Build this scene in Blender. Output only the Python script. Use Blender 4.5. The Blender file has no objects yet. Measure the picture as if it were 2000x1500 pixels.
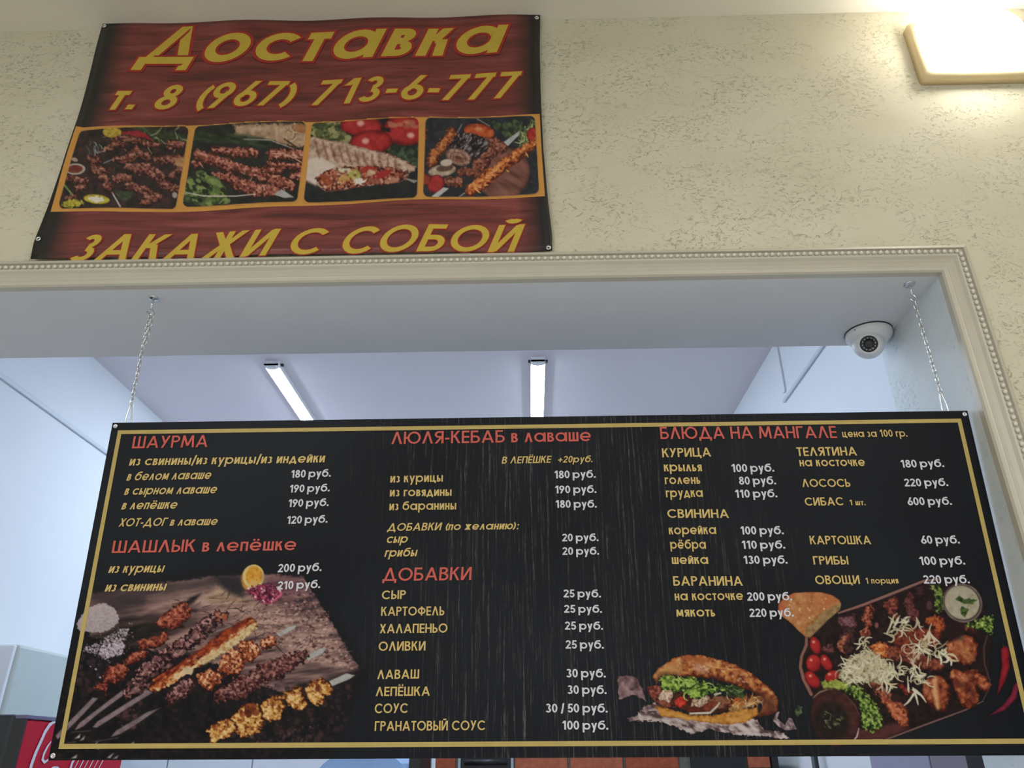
import bpy, bmesh, math, random
import numpy as np
from mathutils import Vector, Matrix
random.seed(4)
S=bpy.context.scene; COL=S.collection
# ---------------------------------------------------------------- camera
PITCH,YAW,ROLL,FPX=.4572,-.0204,-.0051,1495.28
EYE=Vector((0,-1.46,1.55))
_f=Vector((math.sin(YAW)*math.cos(PITCH),math.cos(YAW)*math.cos(PITCH),math.sin(PITCH)))
_r=Vector((math.cos(YAW),-math.sin(YAW),0)); _u=_r.cross(_f)
RT=_r*math.cos(ROLL)+_u*math.sin(ROLL); UP=_u*math.cos(ROLL)-_r*math.sin(ROLL)
cam=bpy.data.cameras.new('camera'); cam.sensor_width=36; cam.lens=FPX*36/2000; cam.clip_start=.05
camo=bpy.data.objects.new('camera',cam); COL.objects.link(camo)
m=Matrix((RT,UP,-_f)).transposed().to_4x4(); m.translation=EYE; camo.matrix_world=m; S.camera=camo
# ---------------------------------------------------------------- light, world, exposure
W=bpy.data.worlds.new('world'); S.world=W; W.use_nodes=True
W.node_tree.nodes['Background'].inputs[0].default_value=(.95,.97,1,1); W.node_tree.nodes['Background'].inputs[1].default_value=.62
def area(name,loc,rot,sx,sy,power,col):
    l=bpy.data.lights.new(name,'AREA'); l.shape='RECTANGLE'; l.size=sx; l.size_y=sy; l.energy=power; l.color=col
    o=bpy.data.objects.new(name,l); COL.objects.link(o); o.location=loc; o.rotation_euler=rot; return o
# ceiling lights of the customers' room, behind and to the right of the camera
area('room_ceiling_light',(1.3,-2.6,3.3),(0,0,0),.6,.6,30,(1,.96,.9))
area('room_ceiling_light_far',(-1.6,-3.4,3.3),(0,0,0),.6,.6,60,(.95,.97,1))
S.view_settings.view_transform='Standard'; S.view_settings.look='None'; S.view_settings.exposure=.5; S.view_settings.gamma=1
S.view_settings.use_curve_mapping=False
KITCHEN_LED=56.0; SCONCE=19.0; GAIN_BOARD=.88; GAIN_BANNER=.72
# ---------------------------------------------------------------- helpers
def lin(h,g=1.):
    c=[int(h[i:i+2],16)/255. for i in (0,2,4)]
    return tuple(min(.95,(x/12.92 if x<=.04045 else ((x+.055)/1.055)**2.4)/g) for x in c)+(1,)
def ray(px,py): return RT*((px-1000)/FPX)+UP*((750-py)/FPX)+_f
def on_y(px,py,y=0): d=ray(px,py); return EYE+d*((y-EYE.y)/d.y)
def on_x(px,py,x): d=ray(px,py); return EYE+d*((x-EYE.x)/d.x)
def tag(o,label=None,cat=None,group=None,kind=None):
    for k,v in (('label',label),('category',cat),('group',group),('kind',kind)):
        if v: o[k]=v
    return o
def empty(name,loc=(0,0,0)):
    o=bpy.data.objects.new(name,None); o.location=loc; o.empty_display_size=.05; COL.objects.link(o); return o
def link(name,me,parent=None,mat=None,smooth=False):
    o=bpy.data.objects.new(name,me); COL.objects.link(o)
    if mat: me.materials.append(mat)
    if smooth:
        me.polygons.foreach_set('use_smooth',[True]*len(me.polygons))
    if parent is not None:
        o.parent=parent
        p=parent; off=Vector((0,0,0))
        while p is not None: off+=Vector(p.location); p=p.parent
        o.location=-off
    return o
def obj(name,bm,mat,parent=None,smooth=False):
    me=bpy.data.meshes.new(name); bm.to_mesh(me); bm.free(); return link(name,me,parent,mat,smooth)
def pyd(name,vs,fs,mat,parent=None,smooth=False):
    me=bpy.data.meshes.new(name); me.from_pydata([tuple(v) for v in vs],[],fs); me.update(); return link(name,me,parent,mat,smooth)
def bx(bm,x0,y0,z0,x1,y1,z1,bev=0):
    r=bmesh.ops.create_cube(bm,size=1); vs=r['verts']
    for v in vs: v.co=Vector((x0+(v.co.x+.5)*(x1-x0),y0+(v.co.y+.5)*(y1-y0),z0+(v.co.z+.5)*(z1-z0)))
    if bev: bmesh.ops.bevel(bm,geom=list({e for v in vs for e in v.link_edges}),offset=bev,segments=2,affect='EDGES',profile=.5)
def box(name,a,b,mat,parent=None,bev=0,kind=None):
    bm=bmesh.new(); bx(bm,*a,*b,bev); o=obj(name,bm,mat,parent)
    if kind: o['kind']=kind
    return o
def tube(bm,pts,r,n=8,closed=False):
    pts=[Vector(p) for p in pts]; N=len(pts); rings=[]; prev=None
    for i,p in enumerate(pts):
        t=((pts[(i+1)%N]-pts[i-1]) if closed else (pts[min(i+1,N-1)]-pts[max(i-1,0)])).normalized()
        a=prev if prev else (Vector((0,0,1)) if abs(t.z)<.9 else Vector((1,0,0)))
        b=t.cross(a).normalized(); a=b.cross(t).normalized(); prev=a
        rr=r[i] if isinstance(r,(list,tuple)) else r
        rings.append([bm.verts.new(p+(a*math.cos(6.2832*k/n)+b*math.sin(6.2832*k/n))*rr) for k in range(n)])
    for i in range(N if closed else N-1):
        A,B=rings[i],rings[(i+1)%N]
        for k in range(n): bm.faces.new((A[k],A[(k+1)%n],B[(k+1)%n],B[k]))
    if not closed: bm.faces.new(rings[0][::-1]); bm.faces.new(rings[-1])
def lathe(bm,prof,M,n=40):
    """revolve (radius, height) profile about local z, placed by matrix M"""
    rings=[]
    for r,h in prof:
        rings.append([bm.verts.new(M@Vector((r*math.cos(6.28318*k/n),r*math.sin(6.28318*k/n),h))) for k in range(n)])
    for A,B in zip(rings,rings[1:]):
        for k in range(n): bm.faces.new((A[k],A[(k+1)%n],B[(k+1)%n],B[k]))
    bm.faces.new(rings[0][::-1]); bm.faces.new(rings[-1])
# ---------------------------------------------------------------- materials
class MT:
    def __init__(s,name,col=(.8,.8,.8,1),rough=.6,metal=0.,emit=None,strength=0,spec=.5):
        s.m=bpy.data.materials.new(name); s.m.use_nodes=True; s.t=s.m.node_tree; s.b=s.t.nodes['Principled BSDF']
        s.b.inputs['Base Color'].default_value=col; s.b.inputs['Roughness'].default_value=rough; s.b.inputs['Metallic'].default_value=metal
        s.b.inputs['Specular IOR Level'].default_value=spec
        if emit: s.b.inputs['Emission Color'].default_value=emit; s.b.inputs['Emission Strength'].default_value=strength
    def n(s,typ,**k):
        n=s.t.nodes.new(typ)
        for a,v in k.items():
            if a.startswith('i_'): n.inputs[a[2:].replace('_',' ')].default_value=v
            else: setattr(n,a,v)
        return n
    def l(s,a,b): s.t.links.new(a,b)
    def coord(s,scale=(1,1,1),which='Object'):
        tc=s.n('ShaderNodeTexCoord'); mp=s.n('ShaderNodeMapping'); mp.inputs['Scale'].default_value=scale; s.l(tc.outputs[which],mp.inputs['Vector']); return mp.outputs['Vector']
    def noise(s,vec,scale,detail=3,rough=.55,dist=0):
        n=s.n('ShaderNodeTexNoise',i_Scale=scale,i_Detail=detail,i_Roughness=rough,i_Distortion=dist); s.l(vec,n.inputs['Vector']); return n.outputs['Fac']
    def ramp(s,fac,*stops):
        r=s.n('ShaderNodeValToRGB'); e=r.color_ramp.elements
        while len(e)<len(stops): e.new(.5)
        for i,(p,c) in enumerate(stops): e[i].position=p; e[i].color=c if isinstance(c,tuple) else (c,c,c,1)
        s.l(fac,r.inputs['Fac']); return r.outputs['Color']
    def mix(s,fac,a,b,mode='MIX'):
        n=s.n('ShaderNodeMix',data_type='RGBA',blend_type=mode)
        for v,i in ((fac,0),(a,6),(b,7)):
            if isinstance(v,(int,float,tuple)): n.inputs[i].default_value=v
            else: s.l(v,n.inputs[i])
        return n.outputs[2]
    def math(s,op,a,b=0.,c=0.):
        n=s.n('ShaderNodeMath',operation=op)
        for v,i in ((a,0),(b,1),(c,2)):
            if isinstance(v,(int,float)): n.inputs[i].default_value=v
            else: s.l(v,n.inputs[i])
        return n.outputs[0]
    def bump(s,h,strength,dist):
        n=s.n('ShaderNodeBump',i_Strength=strength,i_Distance=dist); s.l(h,n.inputs['Height']); s.l(n.outputs[0],s.b.inputs['Normal'])
    def base(s,c): s.l(c,s.b.inputs['Base Color'])
def plain(name,col,rough=.55,amt=.06,scale=9,metal=0.,spec=.5,bump=0,bscale=200):
    """paint-like material with slight procedural mottling"""
    t=MT(name,col,rough,metal,spec=spec); v=t.coord(); f=t.noise(v,scale,4)
    d=tuple(x*(1-amt*2) for x in col[:3])+(1,); e=tuple(min(1,x*(1+amt)) for x in col[:3])+(1,)
    t.base(t.ramp(f,(.3,d),(.7,e)))
    if bump: t.bump(t.noise(v,bscale,3),bump,.001)
    return t.m
def plaster(name,a,b,dark,strength,thr=.5):
    t=MT(name,a,.62,spec=.25); v=t.coord((1,1,1.5)); 
    warp=t.noise(v,26,5,.62,1.2); band=t.math('ABSOLUTE',t.math('SUBTRACT',warp,.5))
    line=t.ramp(band,(0,1.),(.028,0.)); fine=t.noise(v,85,3,.6,.6); cut=t.ramp(fine,(.46,0.),(.6,1.)); patch=t.ramp(t.noise(v,5.5,3,.6),(thr-.08,0.),(thr+.1,1.))
    g=t.math('MULTIPLY',t.math('MULTIPLY',line,cut),patch)
    tone=t.ramp(t.noise(v,3.2,4,.6),(.3,a),(.7,b)); t.base(t.mix(t.math('MULTIPLY',g,.42),tone,dark))
    pit=t.math('MULTIPLY',t.noise(v,150,3),.12); h=t.math('SUBTRACT',t.math('ADD',pit,t.math('MULTIPLY',t.noise(v,14,3,.6),.5)),g); t.bump(h,strength,.0022); return t.m
M_PLASTER=plaster('cream_textured_plaster',lin('cbc5ad'),lin('d4cfba'),lin('98958a'),.75,.46)
M_JAMB=plaster('pale_blue_textured_plaster',lin('ced6da'),lin('dae0e2'),lin('93a2aa'),.5,.5)
M_SOFFIT=plain('grey_white_soffit_paint',lin('d6d8dc'),.6,.02,4,spec=.2)
M_CEIL=plain('ceiling_white_paint',lin('dcd8cc'),.7,.015,3,spec=.2)
M_KCEIL=plain('kitchen_ceiling_paint',lin('d9d2d6'),.75,.01,3,spec=.15)
M_KWALL=plain('kitchen_wall_paint',lin('dfe2e6'),.7,.008,3,spec=.15)
M_TRIM=plain('ivory_gloss_trim',lin('c0bbac'),.38,.02,12)
M_BEAD=plain('ivory_pearl_bead',lin('d8d4c6'),.2,.01,12)
M_FLOOR=plain('floor_tile_grey',lin('d2d0ca'),.5,.08,6)
M_WHITE=plain('white_plastic',lin('e2e3e4'),.35,.01,30)
M_DUCT=plain('pale_grey_duct_plastic',lin('c6ccd4'),.45,.01,30)
M_BLACK=plain('black_matt_metal',lin('1c1c1e'),.45,.1,30)
M_DARK=plain('dark_cooler_side',lin('1e2629'),.5,.1,8)
M_STEEL=plain('brushed_steel',lin('a9bccb'),.3,.06,40,metal=.85)
M_CHROME=plain('bright_zinc',lin('d8dadc'),.22,.04,60,metal=1.)
M_CAB=plain('white_laminate',lin('e4e8f0'),.4,.01,10)
M_CABSIDE=plain('grey_green_laminate',lin('b9c4c2'),.5,.015,10)
M_LAV=plain('lavender_grey_panel',lin('9898ae'),.5,.03,10)
M_MORTAR=plain('grey_mortar',lin('6f6f66'),.9,.1,60)
def brick(n,c):
    t=MT(n,c,.8,spec=.2); v=t.coord(); t.base(t.ramp(t.noise(v,38,5,.65),(.25,tuple(x*.7 for x in c[:3])+(1,)),(.75,tuple(x*1.15 for x in c[:3])+(1,)))); t.bump(t.noise(v,160,4),.4,.002); return t.m
M_BRICK=[brick('red_clay_brick',lin('a5563c')),brick('orange_clay_brick',lin('b0644a')),brick('dark_clay_brick',lin('994c3a'))]
M_LED=MT('led_diffuser',(.9,.95,1,1),.4,emit=(.70,.83,1,1),strength=KITCHEN_LED).m
M_GLASS=MT('frosted_lamp_glass',(1,.97,.9,1),.3,emit=(1,.95,.84,1),strength=SCONCE).m
M_BEIGE=plain('beige_lamp_plastic',lin('e0cba0'),.4,.02,20)
M_LENS=MT('camera_lens_black',lin('121518'),.12).m
# ---------------------------------------------------------------- room shell
ZC,ZI,YK,XJ,XL,XR=3.3924,2.5236,.3186,.9303,-2.1888,1.229
XO=-2.0; YB=3.4                                       # left side of the opening, back wall of the kitchen
def st(name,a,b,mat,bev=0): return box(name,a,b,mat,None,bev,'structure')
st('floor',(-3.6,-5,-.1),(3.6,YB+.1,0),M_FLOOR)
st('ceiling',(-3.6,-5,ZC),(3.6,YK,ZC+.1),M_CEIL)
st('ceiling_kitchen',(-3.6,YK,ZC),(3.6,YB+.1,ZC+.1),M_KCEIL)
bm=bmesh.new()
def quad(bm,*p,mi=0):
    f=bm.faces.new([bm.verts.new(q) for q in p]); f.material_index=mi
def slab(x0,z0,x1,z1):                                # a piece of the front wall with the reveal in its own finish
    mats=[]
    P=lambda x,y,z:(x,y,z)
    quad(bm,P(x0,0,z0),P(x1,0,z0),P(x1,0,z1),P(x0,0,z1),mi=0); quad(bm,P(x1,YK,z0),P(x0,YK,z0),P(x0,YK,z1),P(x1,YK,z1),mi=3)
    quad(bm,P(x0,YK,z0),P(x1,YK,z0),P(x1,0,z0),P(x0,0,z0),mi=1); quad(bm,P(x0,0,z1),P(x1,0,z1),P(x1,YK,z1),P(x0,YK,z1),mi=1)
    quad(bm,P(x0,YK,z0),P(x0,0,z0),P(x0,0,z1),P(x0,YK,z1),mi=2); quad(bm,P(x1,0,z0),P(x1,YK,z0),P(x1,YK,z1),P(x1,0,z1),mi=2)
slab(-3.6,ZI,3.6,ZC); slab(XJ,0,3.6,ZI); slab(-3.6,0,XO,ZI); slab(XO,0,XJ,.95)
w=obj('wall_front',bm,M_PLASTER); w['kind']='structure'
for mm in (M_SOFFIT,M_JAMB,M_KWALL): w.data.materials.append(mm)
st('wall_left',(XL-.1,YK,0),(XL,YB,ZC),M_KWALL); st('wall_right',(XR,YK,0),(XR+.1,YB,ZC),M_KWALL); st('wall_back',(XL-.1,YB,0),(XR+.1,YB+.1,ZC),M_KWALL)
st('wall_side_left',(-3.7,-5,0),(-3.6,0,ZC),M_PLASTER); st('wall_side_right',(3.6,-5,0),(3.7,0,ZC),M_PLASTER)
# decorative moulding round the opening, with its own row of beads
prof=[(0,0),(0,.016),(.003,.021),(.009,.021),(.011,.017),(.015,.018),(.019,.0135),(.027,.013),(.034,.018),(.039,.024),(.043,.0255),(.0445,.019),(.0585,.019),(.060,.0255),(.066,.0235),(.070,.020),(.070,0)]
bm=bmesh.new(); rows=[]
for d,p in prof: rows.append([bm.verts.new(v) for v in ((XO-d,-p,.95),(XO-d,-p,ZI+d),(XJ+d,-p,ZI+d),(XJ+d,-p,.95))])
for A,B in zip(rows,rows[1:]):
    for i in range(3): bm.faces.new((A[i],A[i+1],B[i+1],B[i]))
tr=obj('trim_1',bm,M_TRIM); tr['kind']='structure'
bm=bmesh.new(); d=.0515
def beadrow(p,q):
    p,q=Vector(p),Vector(q); n=int((q-p).length/.0142)
    for i in range(n):
        c=p.lerp(q,(i+.5)/n); r=bmesh.ops.create_uvsphere(bm,u_segments=8,v_segments=6,radius=.0052,matrix=Matrix.Translation(c))
beadrow((XO,-.0215,ZI+d),(XJ+d,-.0215,ZI+d)); beadrow((XJ+d,-.0215,ZI+d),(XJ+d,-.0215,1.3)); beadrow((XO-d,-.0215,ZI+d),(XO-d,-.0215,1.3))
b=obj('bead_row',bm,M_BEAD,tr,True); b['kind']='stuff'
# cable ducts in the kitchen
def ducts():
    o=box('cable_duct',(XL,YK,2.985),(XL+.012,YB,3.005),M_DUCT,None,.003); tag(o,'long pale cable duct running level along the left kitchen wall','cable duct','cable ducts on the kitchen walls')
    o=box('cable_duct.001',(XR-.012,YK,3.067),(XR,1.87,3.084),M_DUCT,None,.003); tag(o,'short grey cable duct slanting down beside the dome camera, on the right wall','cable duct','cable ducts on the kitchen walls')
    o=box('cable_duct.002',(XR-.010,1.825,3.11),(XR,1.853,3.37),M_KWALL,None,.002); tag(o,'faint white upright duct below the ceiling on the right kitchen wall','cable duct','cable ducts on the kitchen walls')
ducts()
# ---------------------------------------------------------------- geometric lettering, built from strokes
def glyph(ch,w,H=1.):
    """polygons (lists of 2-D points) and advance width of one letter; w = stroke weight, H = cap height or x-height"""
    h=w/2; P=[]; k=H
    V=lambda x,a,b:P.append([(x-h,a),(x+h,a),(x+h,b),(x-h,b)])
    Z=lambda y,a,b:P.append([(a,y-h),(b,y-h),(b,y+h),(a,y+h)])
    def D(x0,y0,x1,y1,e=0):
        L=math.hypot(x1-x0,y1-y0); s=abs(y1-y0)/L; q=h/max(s,.35); P.append([(x0-q,y0),(x0+q,y0),(x1+q,y1),(x1-q,y1)])
    def A(cx,cy,rx,ry,a0,a1):
        n=max(4,int(abs(a1-a0)/14)); t=[math.radians(a0+(a1-a0)*i/n) for i in range(n+1)]
        for i in range(n):
            P.append([(cx+(rx+q)*math.cos(u),cy+(ry+q)*math.sin(u)) for u,q in ((t[i],-h),(t[i],h),(t[i+1],h),(t[i+1],-h))])
    up=ch.upper(); small=ch!=up
    if small: k=H*.745
    c=ch
    if c in 'а': r=k/2; A(r,r,r-h,r-h,0,360); V(2*r-h*.6,0,k); return P,2*r+h*.5
    if c=='ё': A(k/2,k/2,k/2-h,k/2-h,8,320); Z(k*.47,h*.6,k-h*.6); V(k*.33,k+.1*k,k+.1*k+w); V(k*.67,k+.1*k,k+.1*k+w); return P,k
    if c=='е': A(k/2,k/2,k/2-h,k/2-h,8,320); Z(k*.47,h*.6,k-h*.6); return P,k
    if c=='р': r=k/2; A(r+h*.4,r,r-h,r-h,0,360); V(h,-.3*H,k); return P,k+h*.4
    if c=='у': D(h*1.2,k,k*.42,0); D(k*.78-h,k,k*.25,-.3*H); return P,k*.78
    if c=='б': r=k/2; A(r,r,r-h,r-h,0,360); A(r*1.15,r*.95,r*1.15-h,H*1.0-h-r*.95,95,180); Z(H-h,r*1.1,r*1.8); return P,k
    if c=='о': A(k/2,k/2,k/2-h,k/2-h,0,360); return P,k
    if c=='с': r=k/2; A(r,r,r-h,r-h,42,318); return P,k*.88
    if c in '0123456789':
        g=.56
        if c=='0': A(g/2,.5,g/2-h,.5-h,0,360)
        if c=='1': V(.3,0,1); D(.06+h*.4,.72,.27,1-h*.1); g=.42
        if c=='2': A(g/2,.7,g/2-h,.3-h,-20,165); D(h*1.5,w*.7,g-h*1.6,.58); Z(h,0,g)
        if c=='3': A(g*.47,.745,g*.43-h,.255-h,-90,155); A(g*.47,.275,g*.5-h,.275-h,-155,90)
        if c=='5': Z(1-h,.12,g-.03); D(.03+h*1.2,.42,.1+h,1-h); A(g/2,.32,g/2-h,.32-h,-160,140)
        if c=='6': A(g/2+.01,.31,.29-h,.31-h,0,360); D(h*1.35,.36,.40,1)
        if c=='7': Z(1-h,0,g); D(.12,0,g-h*1.25,1-h)
        if c=='8': A(g/2,.74,g*.43-h,.26-h,0,360); A(g/2,.285,g/2-h,.285-h,0,360)
        if c=='9': A(g/2-.01,.69,.29-h,.31-h,0,360); D(.16,0,g-h*1.35,.64)
        return P,g
    if c=='n0': pass
    if c=='/': D(h,-.12,.30,1.05); return P,.34
    if c=='.': P.append([(0,0),(w*1.15,0),(w*1.15,w*1.15),(0,w*1.15)]); return P,w*1.15
    if c==':': 
        for y in (0,.5): P.append([(0,y),(w,y),(w,y+w),(0,y+w)])
        return P,w
    if c=='-': Z(.38,0,.3); return P,.3
    if c=='+': Z(.42,0,.6); V(.30,.12,.72); return P,.6
    if c=='(': A(.56,.42,.5-h,.66-h,128,232); return P,.26
    if c==')': A(-.30,.42,.5-h,.66-h,-52,52); return P,.26
    u=up; 
    if u=='А': D(h*1.15,0,k*.42,k); D(k*.84-h*1.15,0,k*.42,k); Z(k*.30,k*.16,k*.68); return P,k*.84
    if u=='Б': V(h,0,k); Z(k-h,0,k*.5); r=k*.3; Z(h,h,k*.62-r); Z(2*r-h,h,k*.62-r); A(k*.62-r,r,r-h,r-h,-90,90); return P,k*.62
    if u=='В':
        V(h,0,k); r=k*.285; s=k*.245; Z(h,h,k*.6-r); Z(k*.55,h,k*.6-r); Z(k-h,h,k*.55-s); A(k*.6-r,r,r-h,r-h,-90,90); A(k*.55-s,k-s,s-h,s-h,-90,90); return P,k*.6
    if u=='Г': V(h,0,k); Z(k-h,0,k*.5); return P,k*.5
    if u=='Д': q=k*.16; W=k*.92; Z(h,0,W); V(h,-q,w*.6); V(W-h,-q,w*.6); D(k*.17,h,W*.5,k); D(W-k*.17,h,W*.5,k); return P,W
    if u in 'ЕЁ':
        V(h,0,k)
        for y in (h,k*.5,k-h): Z(y,0,k*.5)
        if u=='Ё': V(k*.12,k*1.09,k*1.09+w); V(k*.42,k*1.09,k*1.09+w)
        return P,k*.5
    if u=='Ж': W=k*.95; V(W/2,0,k); D(h*1.4,0,W/2-.02,k*.52); D(h*1.4,k,W/2-.02,k*.48); D(W-h*1.4,0,W/2+.02,k*.52); D(W-h*1.4,k,W/2+.02,k*.48); return P,W
    if u=='З': A(k*.26,k*.745,k*.24-h,k*.255-h,-90,150); A(k*.26,k*.275,k*.28-h,k*.275-h,-150,90); return P,k*.54
    if u in 'ИЙ':
        W=k*.68; V(h,0,k); V(W-h,0,k); D(h*1.5,h*.3,W-h*1.5,k-h*.3)
        if u=='Й': A(W/2,k*1.22,k*.15,k*.10,200,340)
        return P,W
    if u=='К': V(h,0,k); D(w*1.0,k*.46,k*.58-h,k); D(k*.62-h,0,w*1.9,k*.6); return P,k*.63
    if u=='Л': D(h*1.15,0,k*.37,k); D(k*.74-h*1.15,0,k*.37,k); return P,k*.74
    if u=='М': W=k*.92; D(h*1.1,0,k*.14+h*.2,k); D(W-h*1.1,0,W-k*.14-h*.2,k); D(k*.15+h*.2,k,W/2,k*.12); D(W-k*.15-h*.2,k,W/2,k*.12); return P,W
    if u=='Н': W=k*.66; V(h,0,k); V(W-h,0,k); Z(k*.5,h,W-h); return P,W
    if u=='О': W=k*.94; A(W/2,k/2,W/2-h,k/2-h,0,360); return P,W
    if u=='П': W=k*.64; V(h,0,k); V(W-h,0,k); Z(k-h,0,W); return P,W
    if u=='Р': V(h,0,k); r=k*.28; Z(k-h,h,k*.58-r); Z(k-2*r+h,h,k*.58-r); A(k*.58-r,k-r,r-h,r-h,-90,90); return P,k*.58
    if u=='С': W=k*.94; A(W/2,k/2,W/2-h,k/2-h,42,318); return P,k*.84
    if u=='Т': W=k*.54; V(W/2,0,k); Z(k-h,0,W); return P,W
    if u=='У': W=k*.66; D(W-h*1.2,k,k*.16,0); D(h*1.2,k,W*.5,k*.36); return P,W
    if u=='Ф': W=k*.86; V(W/2,0,k); A(W/2,k*.52,W/2-h,k*.36-h,0,360); return P,W
    if u=='Х': W=k*.66; D(h*1.3,0,W-h*1.3,k); D(W-h*1.3,0,h*1.3,k); return P,W
    if u=='Ц': W=k*.66; V(h,0,k); V(W-h,0,k); Z(h,0,W+w*.9); V(W+w*.55,-k*.17,w); return P,W+w
    if u=='Ч': W=k*.6; V(W-h,0,k); V(h,k*.6,k); A(k*.28,k*.62,k*.28-h,k*.24-h*.5,180,270); Z(k*.40-h*.4,k*.28,W); return P,W
    if u in 'ШЩ':
        W=k*.88; V(h,0,k); V(W/2,0,k); V(W-h,0,k); Z(h,0,W)
        if u=='Щ': Z(h,W,W+w*.9); V(W+w*.55,-k*.17,w); W+=w
        return P,W
    if u in 'ЬЫ':
        V(h,0,k); r=k*.29; Z(h,h,k*.54-r); Z(2*r-h,h,k*.54-r); A(k*.54-r,r,r-h,r-h,-90,90); W=k*.54
        if u=='Ы': W=k*.54+w*.45+w; V(W-h,0,k)
        return P,W
    if u=='Ю': V(h,0,k); Z(k*.5,h,k*.3); A(k*.24+k*.45,k/2,k*.45-h,k/2-h,0,360); return P,k*1.14
    if u=='Я': W=k*.6; V(W-h,0,k); r=k*.27; Z(k-h,r,W-h); Z(k-2*r+h,r,W-h); A(r,k-r,r-h,r-h,90,270); D(h*1.3,0,W-w*1.3,k*.48); return P,W
    return P,.3
def lay(text,w,track=.11,space=.30,mono=False):
    x=0; out=[]
    for ci,ch in enumerate(text):
        if ch==' ': x+=space; continue
        P,a=glyph(ch,w); out+=[(ci,[(px+x,py) for px,py in q]) for q in P]; x+=a+track
    return out,x-track
def grow(q,o):
    cx=sum(p[0] for p in q)/len(q); cy=sum(p[1] for p in q)/len(q); n=len(q); r=[]
    area=sum(q[i-1][0]*q[i][1]-q[i][0]*q[i-1][1] for i in range(n)); sg=1 if area>0 else -1
    for i in range(n):
        a,b,c=q[i-1],q[i],q[(i+1)%n]
        d1=(b[0]-a[0],b[1]-a[1]); d2=(c[0]-b[0],c[1]-b[1]); l1=math.hypot(*d1) or 1; l2=math.hypot(*d2) or 1
        n1=(d1[1]/l1*sg,-d1[0]/l1*sg); n2=(d2[1]/l2*sg,-d2[0]/l2*sg); m=(n1[0]+n2[0],n1[1]+n2[1]); L=m[0]**2+m[1]**2
        s=min(2*o/max(L,.2),o*2.2); r.append((b[0]+m[0]*s,b[1]+m[1]*s))
    return r
def letters(name,text,p0,p1,hpx,pm,vup,mat,parent,off,w=.14,slant=0.,outline=0.,track=.11,space=.30,post=None,sub=None):
    """one line of print: fitted between two baseline points of a plane pm(px,py); vup = up direction of that plane"""
    A=pm(*p0); B=pm(*p1); U=pm(p0[0],p0[1]-hpx)-A; Hh=U.dot(vup); nrm=(B-A).cross(vup).normalized()
    if nrm.y>0: nrm=-nrm
    out,Wd=lay(text,w,track,space); X=(B-A)/Wd; Y=vup*Hh; vs=[]; fs=[]; sl=slant*Hh/(B-A).length*Wd
    for ci,q in out:
        if sub is not None and ci!=sub: continue
        if outline: q=grow(q,outline)
        k=len(vs); e=off+(k//4%30)*1.2e-5; vs+=[A+X*(x+sl*y)+Y*y+nrm*e for x,y in q]; fs.append(tuple(range(k,k+len(q))))
    if post: vs=[post(v)+nrm*((i//4%30)*1.2e-5) for i,v in enumerate(vs)]
    return pyd(name,vs,fs,mat,parent)
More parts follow.
